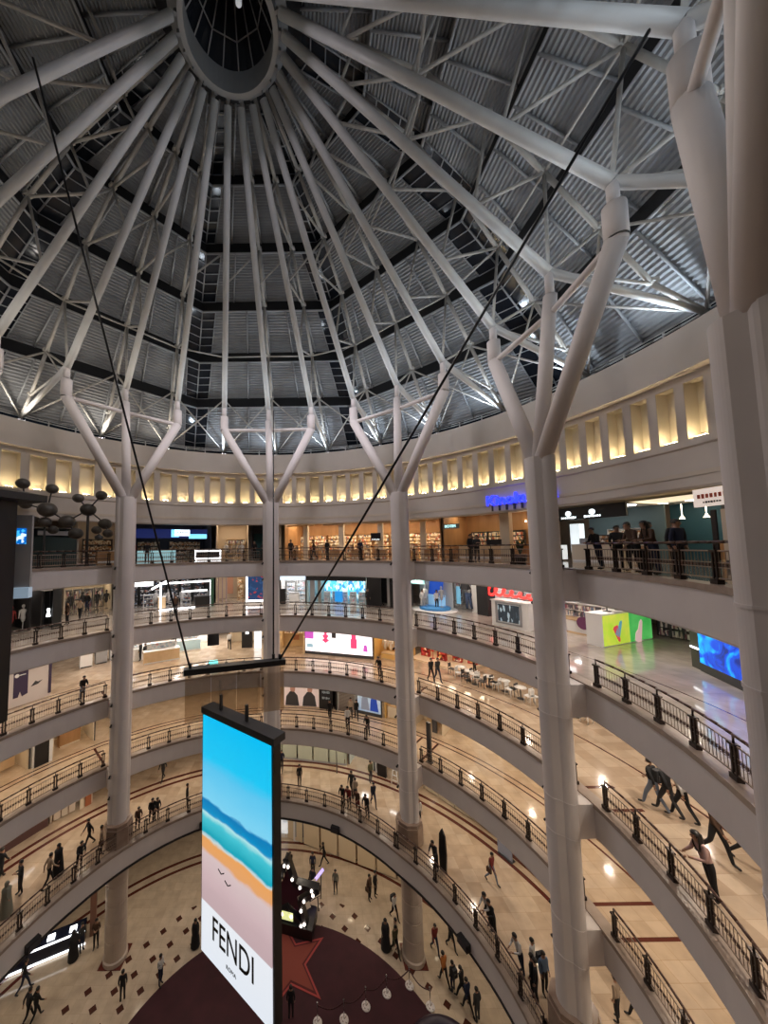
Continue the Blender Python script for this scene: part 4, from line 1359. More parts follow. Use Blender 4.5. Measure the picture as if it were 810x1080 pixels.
for x_, c_ in ((-.35, (.2, .22, .28)), (.45, (.02, .06, .35))):
    q = MB().prism([(-.35, 0), (.4, 0), (.25, 1.0), (.1, 1.3), (.12, 1.6), (-.1, 1.6), (-.1, 1.3), (-.28, .9)], 0, .02).build('printed_figure', mat('print_fig%d' % (x_ > 0), c_, .5, 0, c_, .5), bp)
    q.rotation_euler = (PI / 2, 0, 0)
    q.location = (x_, -.035, .45)
o, w = shop('amber counter shop left of the third full column on the second gallery', 'shopfront', 2, 58.6, 52.6, 18.4, 2.4, YELLOW, LITWARM, H2, glow=.7)
counter(o, 0, .5, w * .8, .7, 1.0, CREAM, PALEWOOD)
for x_ in (-.25, .05, .3):
    MB().lathe([(.16, 0), (.2, .3), (.1, .5), (0, .55)], (x_ * w, .5, 1.05), 12).build('jar', WHITE, o)
o, w = shop('chairs and dark doorway right of the third full column on the second gallery', 'doorway', 2, 51, 43.5, 18.6, 1.6, CREAM, LITWARM, H2, glow=.6)
panel(o, w * .2, .1, .35, 3.0, 0, CHARCOAL, .2, 'door_post')
panel(o, -w * .1, 1.4, w * .4, 2.2, 0, PALEWOOD, .06, 'door_leaf')
o, w = shop('pale stone shop wall right of the third full column on the second gallery', 'shop wall', 2, 43, 14, 21.4, .8, CREAM, None, H2)
cw = thing('light_box', 'bright lit panel of pale faces standing on the second gallery right of the third column', 'light box', *face(2, 36.0, 20.2))
panel(cw, 0, 0, 2.0, 2.3, .1, cloudy('cream_lit_print', [(.4, (.75, .62, .45)), (.6, (.95, .86, .68))], 4, .4, emit=.8), .25, 'lit_panel')
for i in range(6):
    panel(cw, -.75 + .5 * (i % 4), -.14, .28, .35, .5 + .6 * (i // 4), WHITE, .02, 'printed_face')
o, w = shop('pale lit shop window with cream blinds at the left of the second gallery', 'shopfront', 2, 158, 148.4, 18.4, 2.6, CREAM, LITWARM, H2, glow=.8, front=1.6)
panel(o, w * .12, 1.2, w * .5, 1.0, .2, PALEWOOD, .4, 'window_display')
o, w = shop('black double door at the left of the second gallery', 'doorway', 2, 148.2, 144.8, 18.2, .6, WHITE, None, H2)
panel(o, 0, -.02, w * .8, 3.0, 0, BLACK, .1, 'black_door')
panel(o, w * .46, -.05, .2, 3.1, 0, WHITE, .12, 'white_jamb')
o, w = shop('cream glass shop corner in the middle left of the second gallery', 'shopfront', 2, 144.4, 136, 18.6, 2.6, CREAM, LITWARM, H2, glow=.6, front=2.2)
counter(o, 0, 1.2, w * .5, .6, 1.0, WOOD, CREAM)
bx = thing('standing_sign', 'black upright sign by the second gallery railing left of the hanging beach screen', 'sign', *face(2, 108.3, 15.2))
MB().prism([(-.32, 0), (.32, 0), (.32, 1.5), (.22, 1.75), (-.1, 1.85), (-.28, 1.6)], -.06, .06).build('sign_board', BLACK, bx).rotation_euler = (PI / 2, 0, 0)
tc_ = thing('totem_sign', 'tall thin black totem at the second gallery railing right of the third full column', 'sign', *face(2, 40.6, 14.9))
MB().box((0, 0, 1.3), (.28, .16, 2.6)).box((0, 0, .03), (.4, .3, .06)).build('totem_body', CHARCOAL, tc_)

# ------------------------------------------------ lowest gallery (level 1) and ground
H1 = 3.18
o, w = shop('pale green glass shop wall right of the beach screen on the lowest gallery', 'shop wall', 1, 88.5, 69.2, 18.0, .8, mat('pale_green_glass', (.50, .55, .45), .25), None, H1)
for i in range(4):
    panel(o, (i - 1.5) * w * .24, -.02, w * .22, 2.9, .1, mat('pale_green_pane', (.52, .57, .47), .15), .05, 'glass_pane')
panel(o, 0, -.05, w, .14, 0, GREY, .08, 'kick_plate')
MB().tube((w * .38, -1.2, 0), (w * .38, -1.2, 1.9), .04, n=8).build('post', CHARCOAL, o)
o, w = shop('white lit shop doorway with shelving on the lowest gallery left of the third full column', 'shopfront', 1, 68.8, 61.6, 18.2, 2.8, mat('mint_wall', (.6, .68, .66), .5), LITWHITE, H1, glow=.7, front=1.5)
shelf(o, 0, 2.2, w * .7, 2.0, COSM, WHITE, 4)
o, w = shop('dark sign and glass door beside the third full column on the lowest gallery', 'shopfront', 1, 61.2, 53.0, 18.0, 1.6, WHITE, LITWHITE, H1, glow=.4)
panel(o, -w * .25, -.1, w * .3, 2.3, 0, BLACK, .2, 'dark_sign')
b = MB()
for s in (-.3, .3):
    b.tube((w * .25 + s, -.6, 0), (w * .25 + s * .3, -.6, 1.5), .03, n=6)
for i in range(3):
    b.box((w * .25, -.6, .35 + i * .4), (.5 - .12 * i, .05, .04))
b.build('easel', WHITE, o)
o, w = shop('pale glazed shop front right of the third full column on the lowest gallery', 'shop wall', 1, 49, 24, 18.4, .8, mat('glass_beige', (.42, .36, .28), .15), None, H1)
for i in range(6):
    panel(o, (i - 2.5) * w * .16, -.02, w * .15, 2.9, .12, mat('beige_pane', (.45, .39, .30), .12), .05, 'glass_pane')
gs = thing('hanging_banner', 'small grey blue banner on the second gallery edge right of the third full column', 'banner', *face(1, 27.5, 17.0))
panel(gs, 0, 0, .9, 1.9, .1, mat('grey_blue_banner', (.25, .28, .38), .5), .04, 'banner_sheet')
MB().box((0, .1, .04), (.9, .35, .06)).build('foot', CHARCOAL, gs)
ts = thing('totem_sign', 'tall black leaf shaped sign behind the lowest gallery railing near the third full column', 'sign', *face(1, 32.8, 13.1))
q = MB().prism([(-.2, 0), (.2, 0), (.26, 1.0), (.2, 2.0), (.0, 2.35), (-.18, 2.0), (-.24, 1.0)], -.05, .05).build('sign_board', BLACK, ts)
q.rotation_euler = (PI / 2, 0, 0)
o, w = shop('brown shop front with bright white light strips at the lowest gallery left end', 'shopfront', 1, 158, 144.5, 18.6, 2.2, mat('brown_front', (.12, .07, .06), .5), LITDIM, H1, glow=.4)
for s in (-.25, .15):
    MB().box((s * w, -.05, 2.2), (w * .36, .1, .16)).build('light_strip', LITEDGE, o)
panel(o, 0, -.02, w, 1.7, 0, mat('brown_glossy', (.10, .05, .05), .2), .08, 'front_panel')
o, w = shop('beige panelled wall with a rust pilaster behind the leftmost full column, lowest gallery', 'shop wall', 1, 144.2, 136, 18.6, 1.0, BEIGE, None, H1)
panel(o, w * .38, -.05, w * .14, 3.1, 0, mat('rust_pilaster', (.36, .12, .05), .5), .14, 'pilaster')
panel(o, w * .22, -.05, w * .10, 3.1, 0, CREAM, .12, 'pilaster')
for i in range(3):
    panel(o, -w * .35 + i * w * .17, -.02, w * .15, 2.9, .1, BEIGE, .06, 'wall_panel')
o, w = shop('long pale wall of the ground floor below the lowest gallery right of the beach screen', 'shop wall', 0, 92, 40, 18.6, .8, mat('cream_lit_wall', (.78, .64, .44), .5), LITWARM, 4.6, glow=.5)
for i in range(10):
    panel(o, (i - 4.5) * w * .1, .3, w * .09, 3.6, .1, mat('cream_wall_panel', (.76, .63, .44), .45), .06, 'wall_panel')
for i in range(4):
    MB().tube((w * (-.1 + .12 * i), -.3, 3.2), (w * (-.1 + .12 * i) + .5, -.3, 3.5), .05, n=6).build('wall_spot', CHARCOAL, o)
gp = thing('totem_sign', 'white framed ground floor directory sign with a round black logo', 'sign', *face(0, 83.2, 18.0))
MB().box((0, 0, 1.6), (1.1, .2, 3.2)).build('sign_body', WHITE, gp)
panel(gp, 0, -.12, .75, 1.7, .4, GREY, .03, 'sign_sheet')
MB().tube((0, -.10, 2.75), (0, -.14, 2.75), .36, n=20).build('logo_disc', BLACK, gp)
gm = thing('lit_window', 'bright grey lit shop window on the ground floor beside the round logo sign', 'shop window', *face(0, 86.6, 18.2))
panel(gm, 0, 0, 1.7, 2.5, .4, cloudy('grey_lit_print', [(.4, (.45, .47, .48)), (.6, (.85, .87, .88))], .9, .4, emit=.7), .1, 'window_print')
MB().box((0, .1, 1.6), (1.9, .12, 3.2)).build('window_frame', WHITE, gm)
p0, p1 = pol(17.4, 149.6, 0), pol(15.9, 141.0, 0)
lc_ = thing('display_counter', 'dark glass counter with bright white edges on the ground floor at the lower left', 'counter', p0.lerp(p1, .4), math.atan2((p1 - p0).y, (p1 - p0).x))
MB().box((0, .4, .45), (4.4, .9, .9)).build('counter_body', mat('navy_glass', (.012, .016, .035), .12), lc_)
MB().box((0, -.07, .10), (4.5, .06, .10)).box((0, -.07, .93), (4.5, .08, .06)).build('edge_light', LITEDGE, lc_)
for s in (-1.0, .3, 1.5):
    MB().box((s, .3, 1.0), (.4, .3, .12)).build('tray', LITEDGE, lc_)
MB().box((2.6, .5, 1.6), (.35, .35, 3.2)).build('brown_post', mat('brown_pole', (.2, .09, .06), .5), lc_)

# ================================================================== THINGS IN THE VOID
# tall hanging LED screen with the beach picture
sL, sR = Vector((-1.26, .98, 0)), Vector((1.93, -1.42, 0))
sw_ = (sR - sL).length
s_rz = math.atan2((sR - sL).y, (sR - sL).x)
SZ0, SH = EYE - 16.4, 9.3
led = thing('hanging_screen', 'tall hanging screen showing a bright beach picture above black lettering on white', 'screen', ((sL.x + sR.x) / 2, (sL.y + sR.y) / 2, SZ0), s_rz)
MB().box((0, .22, SH / 2), (sw_ + .16, .40, SH + .1)).build('housing', BLACK, led)
MB().box((0, .30, SH + .16), (sw_ + .3, .62, .26)).build('top_beam', CHARCOAL, led)
BEACH = mat('beach_picture', (0, 0, 0), .35)
n, l, b = nodes(BEACH)
tc = n.new('ShaderNodeTexCoord')
sx = n.new('ShaderNodeSeparateXYZ')
l.new(tc.outputs['Object'], sx.inputs[0])
no = n.new('ShaderNodeTexNoise')
no.inputs['Scale'].default_value = .9
no.inputs['Detail'].default_value = 6
mp = n.new('ShaderNodeMapping')
mp.inputs['Scale'].default_value = (1.0, 1.0, 2.2)
l.new(tc.outputs['Object'], mp.inputs[0])
l.new(mp.outputs[0], no.inputs['Vector'])
t = math_node(n, l, 'SUBTRACT', 1.0, math_node(n, l, 'DIVIDE', sx.outputs[2], SH))
wob = math_node(n, l, 'MULTIPLY', math_node(n, l, 'SUBTRACT', no.outputs['Fac'], .5), .05)
gate = math_node(n, l, 'LESS_THAN', t, .75)
t = math_node(n, l, 'ADD', t, math_node(n, l, 'MULTIPLY', wob, gate))
c = ramp(n, l, t, [(0, (0, .52, .90)), (.17, (.01, .56, .90)), (.22, (.10, .56, .86)), (.355, (.20, .64, .88)), (.365, (0, .20, .48)), (.405, (.0, .27, .55)), (.415, (.45, .78, .82)), (.435, (.06, .55, .64)), (.50, (.0, .36, .48)), (.512, (.55, .70, .72)), (.522, (.80, .36, .11)), (.57, (.76, .36, .14)), (.585, (.66, .52, .52)), (.68, (.60, .44, .46)), (.72, (.55, .40, .42)), (.785, (.52, .38, .40)), (.787, (.80, .83, .88)), (1, (.76, .81, .88))])
l.new(c, b.inputs['Emission Color'])
b.inputs['Emission Strength'].default_value = 1.0
dsp = MB().box((0, 0, SH / 2), (sw_, .04, SH)).build('display', BEACH, led)
inkm = mat('screen_black_ink', (.004, .004, .004), .5)
text('FENDI', .98, inkm, dsp, (-.06, -.035, SH * .135), depth=.008, name='lettering').scale = (.92, 1.3, 1)
text('ROMA', .2, inkm, dsp, (-.12, -.035, SH * .048), depth=.006, name='lettering')
for k_, (x_, z_) in enumerate(((-.75, .395), (-.35, .372))):
    q = MB().tube((x_ - .16, -.03, SH * z_), (x_ + .02, -.03, SH * z_ - .10), .02, n=5).tube((x_ + .02, -.03, SH * z_ - .10), (x_ + .2, -.03, SH * z_ + .02), .02, n=5)
    q.build('printed_bird', inkm, dsp)

# bronze mirror panel hung behind it
mL, mR = Vector((-2.14, 1.12, 0)), Vector((2.12, 2.34, 0))
mw = (mR - mL).length
MZ0, MH = EYE - 7.55, 2.08
mp_ = thing('mirror_panel', 'hanging bronze tinted glass panel with a black top bar behind the beach screen', 'glass panel', ((mL.x + mR.x) / 2, (mL.y + mR.y) / 2, MZ0), math.atan2((mR - mL).y, (mR - mL).x))
BRZG = bpy.data.materials.new('bronze_mirror_glass')
BRZG.use_nodes = True
n, l = BRZG.node_tree.nodes, BRZG.node_tree.links
n.clear()
ou = n.new('ShaderNodeOutputMaterial')
tr_ = n.new('ShaderNodeBsdfTransparent')
tr_.inputs[0].default_value = (.96, .91, .84, 1)
gl_ = n.new('ShaderNodeBsdfGlossy')
gl_.inputs[0].default_value = (.62, .52, .42, 1)
gl_.inputs['Roughness'].default_value = .06
mx = n.new('ShaderNodeMixShader')
mx.inputs[0].default_value = .30
l.new(tr_.outputs[0], mx.inputs[1])
l.new(gl_.outputs[0], mx.inputs[2])
l.new(mx.outputs[0], ou.inputs[0])
for i in range(4):
    MB().box((-mw / 2 + mw * (i + .5) / 4, 0, MH / 2), (mw / 4 - .03, .04, MH)).build('glass_pane', BRZG, mp_)
MB().box((0, .02, MH + .12), (mw + .1, .42, .24)).build('top_bar', BLACK, mp_)
CABLE = mat('dark_steel_cable', (.02, .02, .022), .4, .6)
for lab, p, q, r in (('dark cable running from the bronze panel up to the upper left of the roof', (mL.x + .2, mL.y + .1, MZ0 + MH + .2), (-6.93, -2.45, 45.0), .045),
                     ('dark cable running from the bronze panel up to the upper right of the roof', (mR.x - .2, mR.y, MZ0 + MH + .2), (11.83, -6.88, 38.5), .045),
                     ('dark cable hanging straight down in front of the centre column to the bronze panel', (mR.x - .5, mR.y, MZ0 + MH + .2), (.45, 14.02, 37.9), .04)):
    cb = thing('cable', lab, 'cable', p)
    MB().tube((0, 0, 0), Vector(q) - Vector(p), r, n=6).build('wire', CABLE, cb)
    MB().tube((0, 0, -.12), (0, 0, .25), .07, n=8).build('clamp', BLACK, cb)
for s in (-.3, .1):
    MB().box((s * sw_, .30, SH + .55), (.10, .10, .75)).build('hanger', CHARCOAL, led)

# ball sculpture on the top gallery
BALLM = cloudy('dark_bronze_ball', [(.3, (.055, .05, .045)), (.7, (.12, .11, .10))], 2.0, .38)
BALLS = [(-14.96, 9.72, 30.57, .40), (-17.35, 10.03, 31.05, .44), (-15.35, 9.85, 29.09, .61), (-14.06, 10.09, 28.24, .54), (-12.59, 10.11, 29.08, .52), (-12.95, 9.55, 29.84, .37), (-11.28, 9.5, 30.01, .38), (-11.46, 10.32, 28.05, .45), (-13.17, 9.74, 27.35, .47), (-10.87, 9.72, 27.32, .34), (-15.36, 10.48, 27.67, .35), (-15.56, 9.95, 28.22, .41), (-17.33, 10.32, 29.59, .41), (-16.28, 9.96, 28.33, .34), (-11.94, 10.12, 27.6, .34)]
BONDS = [(4, 5), (4, 6), (4, 3), (4, 7), (3, 2), (2, 0), (2, 12), (12, 1), (2, 11), (3, 8), (11, 10), (7, 9), (7, 14), (11, 13)]
sc_ = thing('ball_sculpture', 'cluster of dark metal balls joined by rods like a molecule on the top gallery', 'sculpture', (-12.6, 10.1, Z[5]))
so = Vector(sc_.location)
for x, y, z, r in BALLS:
    MB().ball(Vector((x, y, z)) - so, r, 18, .86).build('ball', BALLM, sc_)
for i, j in BONDS:
    MB().tube(Vector(BALLS[i][:3]) - so, Vector(BALLS[j][:3]) - so, .05, n=7).build('rod', CHARCOAL, sc_)
MB().tube((0, 0, 0), Vector(BALLS[4][:3]) - so, .09, n=10).build('pole', CHARCOAL, sc_)
MB().tube((Vector(BALLS[11][:3]) - so) * Vector((1, 1, 0)), Vector(BALLS[11][:3]) - so, .07, n=10).build('pole', CHARCOAL, sc_)
MB().lathe([(.6, 0), (.6, .08), (.12, .12), (0, .12)], (0, 0, 0), 20).build('foot', CHARCOAL, sc_)

# dark lift tower at the left edge
lt = thing('lift_tower', 'black lift tower with a sloping canopy at the left edge of the hall', 'lift tower', (-13.1, 3.2, 0), rad(-14.7))
for z_ in (20.2, 24.7):
    MB().box((-.9, 0, z_), (.5, .5, .3)).build('wall_bracket', CHARCOAL, lt)
MB().box((0, 0, 23.2), (1.5, 1.6, 11.4)).build('tower_body', BLACK, lt)
q = MB().prism([(-2.2, 29.95), (1.75, 29.15), (1.75, 28.8), (-2.2, 28.7)], -1.6, 1.6).build('canopy', BLACK, lt)
q.rotation_euler = (PI / 2, 0, 0)
ls = thing('mast_screen', 'slim grey mast with a small blue screen hanging at the left edge', 'screen', (-12.15, 4.3, 23.6), rad(20))
MB().box((0, 0, 2.55), (.70, .22, 3.9)).build('mast', GREY, ls)
MB().box((-.1, -.12, 3.35), (.42, .03, .85)).build('display', speckle('blue_notice', [(0, (.0, .12, .5)), (.5, (.05, .45, .9)), (.8, (.7, .85, 1))], 6, .3, emit=1.2), ls)
MB().box((0, -.02, .3), (.72, .5, .55)).build('lit_foot', mat('pale_lit_foot', (.4, .5, .6), .4, 0, (.4, .55, .7), .35), ls)
MB().box((-.8, .1, 2.2), (1.0, .06, .06)).box((-.8, .1, 3.6), (1.0, .06, .06)).build('bracket', CHARCOAL, ls)

# potted plant on the top gallery
pt = thing('potted_plant', 'potted plant with long dark leaves behind the top gallery railing beside the large column', 'plant', pol(15.2, 15.2, Z[5]))
MB().lathe([(.0, 0), (.24, 0), (.32, .55), (.28, .55), (.26, .48), (0, .48)], n=16).build('pot', BLACK, pt)
lf = MB()
for k in range(16):
    a = k * 2.4
    rr_ = .25 + .35 * random.random()
    p0_ = Vector((0, 0, .5))
    pm = Vector((rr_ * .5 * math.cos(a), rr_ * .5 * math.sin(a), .95 + .35 * random.random()))
    p1_ = Vector((rr_ * 1.3 * math.cos(a), rr_ * 1.3 * math.sin(a), pm.z - .1 + .3 * random.random()))
    sd = Vector((-math.sin(a), math.cos(a), 0)) * .05
    lf.add([p0_ - sd * .4, p0_ + sd * .4, pm + sd, pm - sd, p1_], [(0, 1, 2, 3), (3, 2, 4)])
lf.build('leaves', mat('dark_leaf', (.02, .05, .02), .5), pt, fix=False)

# wall speakers on the lowest gallery fascia
for az, lab in ((66.5, 'black speaker box on the lowest fascia right of the beach screen'), (22.0, 'black oval speaker on the lowest fascia left of the large column'), (157.3, 'black oval speaker on the lowest fascia at the lower left'), (111.1, 'black speaker box on the lowest fascia just left of the beach screen')):
    sp = thing('wall_speaker', lab, 'speaker', pol(edge1(az) - .02, az, Z[1] - 1.0), rad(az - 90))
    MB().box((0, -.14, 0), (.62, .28, .36)).build('cabinet', BLACK, sp)
    MB().box((0, -.29, 0), (.54, .02, .28)).build('grille', CHARCOAL, sp)

# ================================================================== GROUND FLOOR STAGE
cp = MB().lathe([(0, .02), (9.75, .02), (9.75, 0), (0, 0)], n=96, smooth=False).build('carpet', cloudy('dark_red_carpet', [(.3, (.040, .010, .014)), (.7, (.058, .014, .020))], 1.2, .9))
cp.location = (1.5, 1.6, .004)
tag(cp, 'large round dark red carpet in the middle of the ground floor', 'carpet')
def star(r, k=.40, a0=0.0):
    return [(rr * math.cos(a0 + PI / 5 * i), rr * math.sin(a0 + PI / 5 * i)) for i in range(10) for rr in ((r if i % 2 == 0 else r * k),)]
stp = thing('star_rug', 'orange red star with a bright outline lying on the dark red carpet', 'rug', (1.7, 9.0, .026))
a0 = rad(-41)
MB().prism(star(2.65, .42, a0), 0, .02).build('outline', mat('coral_outline', (.38, .05, .045), .7), stp)
MB().prism(star(2.35, .42, a0), .005, .03).build('dark_line', mat('dark_star_line', (.10, .012, .012), .8), stp)
MB().prism(star(2.1, .42, a0), .01, .04).build('star_face', mat('rust_star', (.24, .045, .028), .75), stp)

sg_ = thing('star_stage', 'black star shaped stage frame set with round glowing bulbs behind the beach screen', 'stage frame', (1.55, 10.9, 0.02), rad(-14))
BULB = mat('bulb_glow', (1, .9, .8), .4, 0, (1, .88, .78), 5.0)
fr = MB()
pts = [Vector((x, 0, z + 2.35)) for x, z in star(2.3, .42, PI / 2)]
for p, q in zip(pts, pts[1:] + pts[:1]):
    d_ = q - p
    fr.box((p + q) / 2, (d_.length + .1, .5, .30), ry=-math.atan2(d_.z, d_.x))
fr.build('frame', BLACK, sg_)
fb = MB()
fb.box((0, .4, .35), (3.6, 1.6, .7))
fb.box((-.9, .3, 1.2), (.2, .2, 1.6)).box((.9, .3, 1.2), (.2, .2, 1.6))
fb.build('base', BLACK, sg_)
for p, q in zip(pts, pts[1:] + pts[:1]):
    for u in (.25, .75):
        c_ = p.lerp(q, u)
        MB().ball((c_.x, -.30, c_.z), .09, 10).build('bulb', BULB, sg_)
pf = MB().prism(star(1.6, .42, PI / 2), 0, .06).build('star_face', mat('plum_star_face', (.07, .012, .03), .5), sg_)
pf.rotation_euler = (PI / 2, 0, 0)
pf.location = (0, .1, 2.35)
q = MB().box((0, -.27, 1.1), (.9, .04, .5)).build('lit_badge', mat('yellow_badge', (.7, .7, .3), .4, 0, (.75, .8, .35), .9), sg_)
pu = thing('light_tube', 'pale purple light tube leaning on the black star stage', 'light', (3.1, 12.2, .05), rad(35))
MB().tube((-1.3, 0, .9), (1.2, 0, 2.0), .10, n=10).build('tube', mat('purple_tube', (.5, .4, .8), .4, 0, (.48, .38, .85), 1.1), pu)
b = MB()
b.tube((-1.1, 0, 1.0), (-1.1, .1, 0), .04, n=6).tube((1.0, 0, 1.9), (1.0, .1, 0), .04, n=6)
b.build('stand', CHARCOAL, pu)
ta = thing('tablet_stand', 'two pale slanted panels on a dark frame beside the purple tube', 'stand', (2.9, 11.6, 0), rad(30))
MB().box((-.3, 0, 1.25), (.75, .05, .9), rx=rad(-50)).build('panel', BEIGE, ta)
MB().box((.55, .1, 1.55), (.75, .05, .9), rx=rad(-50)).build('panel', BEIGE, ta)
b = MB()
for s in (-.6, .9):
    b.tube((s, 0, 0), (s, .2, 1.5), .05, n=6)
b.box((.15, 0, 1.0), (1.7, .06, .06))
b.build('frame', BLACK, ta)

STP = [(3.48, 6.33), (4.95, 6.43), (6.25, 6.95), (7.55, 7.47), (8.99, 7.83), (9.9, 6.9)]
SDISC = speckle('white_disc_pattern', [(0, (.75, .7, .68)), (.55, (.35, .28, .26)), (.7, (.8, .76, .74))], 16, .5)
for i, (x, y) in enumerate(STP):
    sp = thing('stanchion', ['first', 'second', 'third', 'fourth', 'fifth', 'last'][i] + ' rope stanchion from the left with pale round base on the dark red carpet', 'stanchion', (x, y, .026), 0, 'rope stanchions on the carpet')
    MB().lathe([(0, .05), (.23, .04), (.25, 0), (0, 0)], n=18).build('base', SDISC, sp)
    MB().tube((0, 0, .04), (0, 0, .95), .025, n=8).build('pole', CHROME, sp)
    MB().ball((0, 0, .99), .055, 10).build('finial', CHROME, sp)
for i, (p, q) in enumerate(zip(STP, STP[1:])):
    rp = thing('rope', 'dark rope sagging between the %s stanchions' % ['first and second', 'second and third', 'third and fourth', 'fourth and fifth', 'fifth and last'][i], 'rope', (p[0], p[1], .9), 0, 'ropes between the stanchions')
    d_ = Vector((q[0] - p[0], q[1] - p[1], 0))
    pts = [d_ * (j / 10) + Vector((0, 0, -.28 * math.sin(PI * j / 10))) for j in range(11)]
    MB().path(pts, .03, 7).build('cord', mat('plum_rope', (.05, .012, .016), .8), rp)
rd = thing('round_stage', 'dark purple round stage rim at the bottom edge right of the stanchions', 'stage', (9.9, 4.2, .026))
MB().lathe([(0, .3), (1.3, .3), (1.35, .75), (1.75, .80), (2.0, .55), (2.05, 0), (0, 0)], n=40).build('rim', mat('dark_plum', (.022, .012, .028), .4), rd)
MB().lathe([(0, .32), (1.0, .32), (1.0, .5), (.85, .55), (0, .55)], n=32).build('inner_disc', mat('plum_disc_inner', (.06, .025, .06), .5), rd)

# ================================================================== PEOPLE
SKIN = mat('skin', (.36, .20, .13), .55)
SHOE = mat('shoe_leather', (.02, .018, .018), .45)
HAIR = mat('dark_hair', (.010, .008, .007), .5)
COL = {'black': (.010, .010, .012), 'charcoal': (.030, .031, .035), 'navy': (.014, .02, .05), 'white': (.58, .57, .56), 'brown': (.085, .045, .028), 'beige': (.34, .26, .19), 'sage': (.19, .19, .15), 'olive': (.08, .075, .035), 'red': (.16, .018, .016), 'orange': (.42, .14, .03), 'denim': (.10, .16, .25), 'jeans': (.16, .20, .27), 'pink': (.42, .27, .24)}
def cloth(c):
    return mat('cloth_' + c, COL[c], .85)

def skeleton(pose):
    """joints in metres, facing +y"""
    J = {}
    lean = {'lean': .16, 'walk': .05}.get(pose, 0.0)
    J['pelvis'] = (0, 0, .95)
    J['waist'] = (0, lean * .35, 1.10)
    J['chest'] = (0, lean * .8, 1.30)
    J['neck'] = (0, lean * 1.2, 1.45)
    J['skull'] = (0, lean * 1.35 + .015, 1.56)
    J['crown'] = (0, lean * 1.4 + .02, 1.665)
    ny = J['chest'][1]
    for s, k in ((-1, 'l'), (1, 'r')):
        J['sh' + k] = (s * .165, ny + .0, 1.385)
        if pose == 'stand':
            el, wr = (s * .215, ny - .03, 1.11), (s * .205, ny + .05, .87)
        elif pose == 'walk':
            el, wr = (s * .21, ny - .03 + s * .13, 1.12), (s * .20, ny + .05 + s * .24, .91)
        elif pose == 'phone':
            el, wr = (s * .20, ny - .01, 1.12), (s * .07, ny + .24, 1.21)
        else:
            el, wr = (s * .23, ny + .06, 1.12), (s * .12, ny + .29, 1.08)
        J['el' + k], J['wr' + k] = el, wr
        J['hip' + k] = (s * .085, 0, .90)
        if pose == 'walk':
            J['kn' + k] = (s * .09, -s * .13 + .05, .50)
            J['an' + k] = (s * .085, -s * .29 - (.08 if s > 0 else 0), .11 if s > 0 else .085)
        elif pose == 'lean':
            J['kn' + k] = (s * .10, -.02 - .05 * (s > 0), .49)
            J['an' + k] = (s * .10, -.08 - .10 * (s > 0), .085)
        else:
            J['kn' + k] = (s * .095, .02, .49)
            J['an' + k] = (s * .10, -.02 + .03 * s, .085)
        a = J['an' + k]
        J['toe' + k] = (a[0] + s * .02, a[1] + .165, .04)
    return J
RADI = {'pelvis': (.15, .11), 'waist': (.13, .10), 'chest': (.155, .11), 'neck': (.055, .055), 'skull': (.078, .092), 'crown': (.062, .072)}
for k in 'lr':
    RADI.update({'sh' + k: (.065, .065), 'el' + k: (.045, .045), 'wr' + k: (.032, .03), 'hip' + k: (.09, .09), 'kn' + k: (.06, .062), 'an' + k: (.042, .045), 'toe' + k: (.035, .03)})
BONES = [('pelvis', 'waist', 'top'), ('waist', 'chest', 'top'), ('chest', 'neck', 'top'), ('neck', 'skull', 'skin'), ('skull', 'crown', 'skin')]
for k in 'lr':
    BONES += [('chest', 'sh' + k, 'top'), ('sh' + k, 'el' + k, 'top'), ('el' + k, 'wr' + k, 'fore'), ('pelvis', 'hip' + k, 'leg'), ('hip' + k, 'kn' + k, 'leg'), ('kn' + k, 'an' + k, 'leg'), ('an' + k, 'toe' + k, 'shoe')]

def skin_mesh(verts, radii, edges, roots, levels=1):
    me = bpy.data.meshes.new('tmp_body')
    me.from_pydata(verts, edges, [])
    o = bpy.data.objects.new('tmp_body', me)
    C.objects.link(o)
    o.modifiers.new('skin', 'SKIN')
    if not me.skin_vertices:
        bpy.context.view_layer.objects.active = o
        with bpy.context.temp_override(object=o, active_object=o):
            bpy.ops.mesh.customdata_skin_add()
    for i, r in enumerate(radii):
        me.skin_vertices[0].data[i].radius = r
        me.skin_vertices[0].data[i].use_root = i in roots
    o.modifiers['skin'].use_smooth_shade = True
    sb = o.modifiers.new('sub', 'SUBSURF')
    sb.levels = sb.render_levels = levels
    bpy.context.view_layer.update()
    res = bpy.data.meshes.new_from_object(o.evaluated_get(bpy.context.evaluated_depsgraph_get()))
    bpy.data.objects.remove(o)
    return res

def seg_dist(p, a, b):
    ab = b - a
    t_ = max(0, min(1, (p - a).dot(ab) / max(ab.length_squared, 1e-9)))
    return (p - a - ab * t_).length

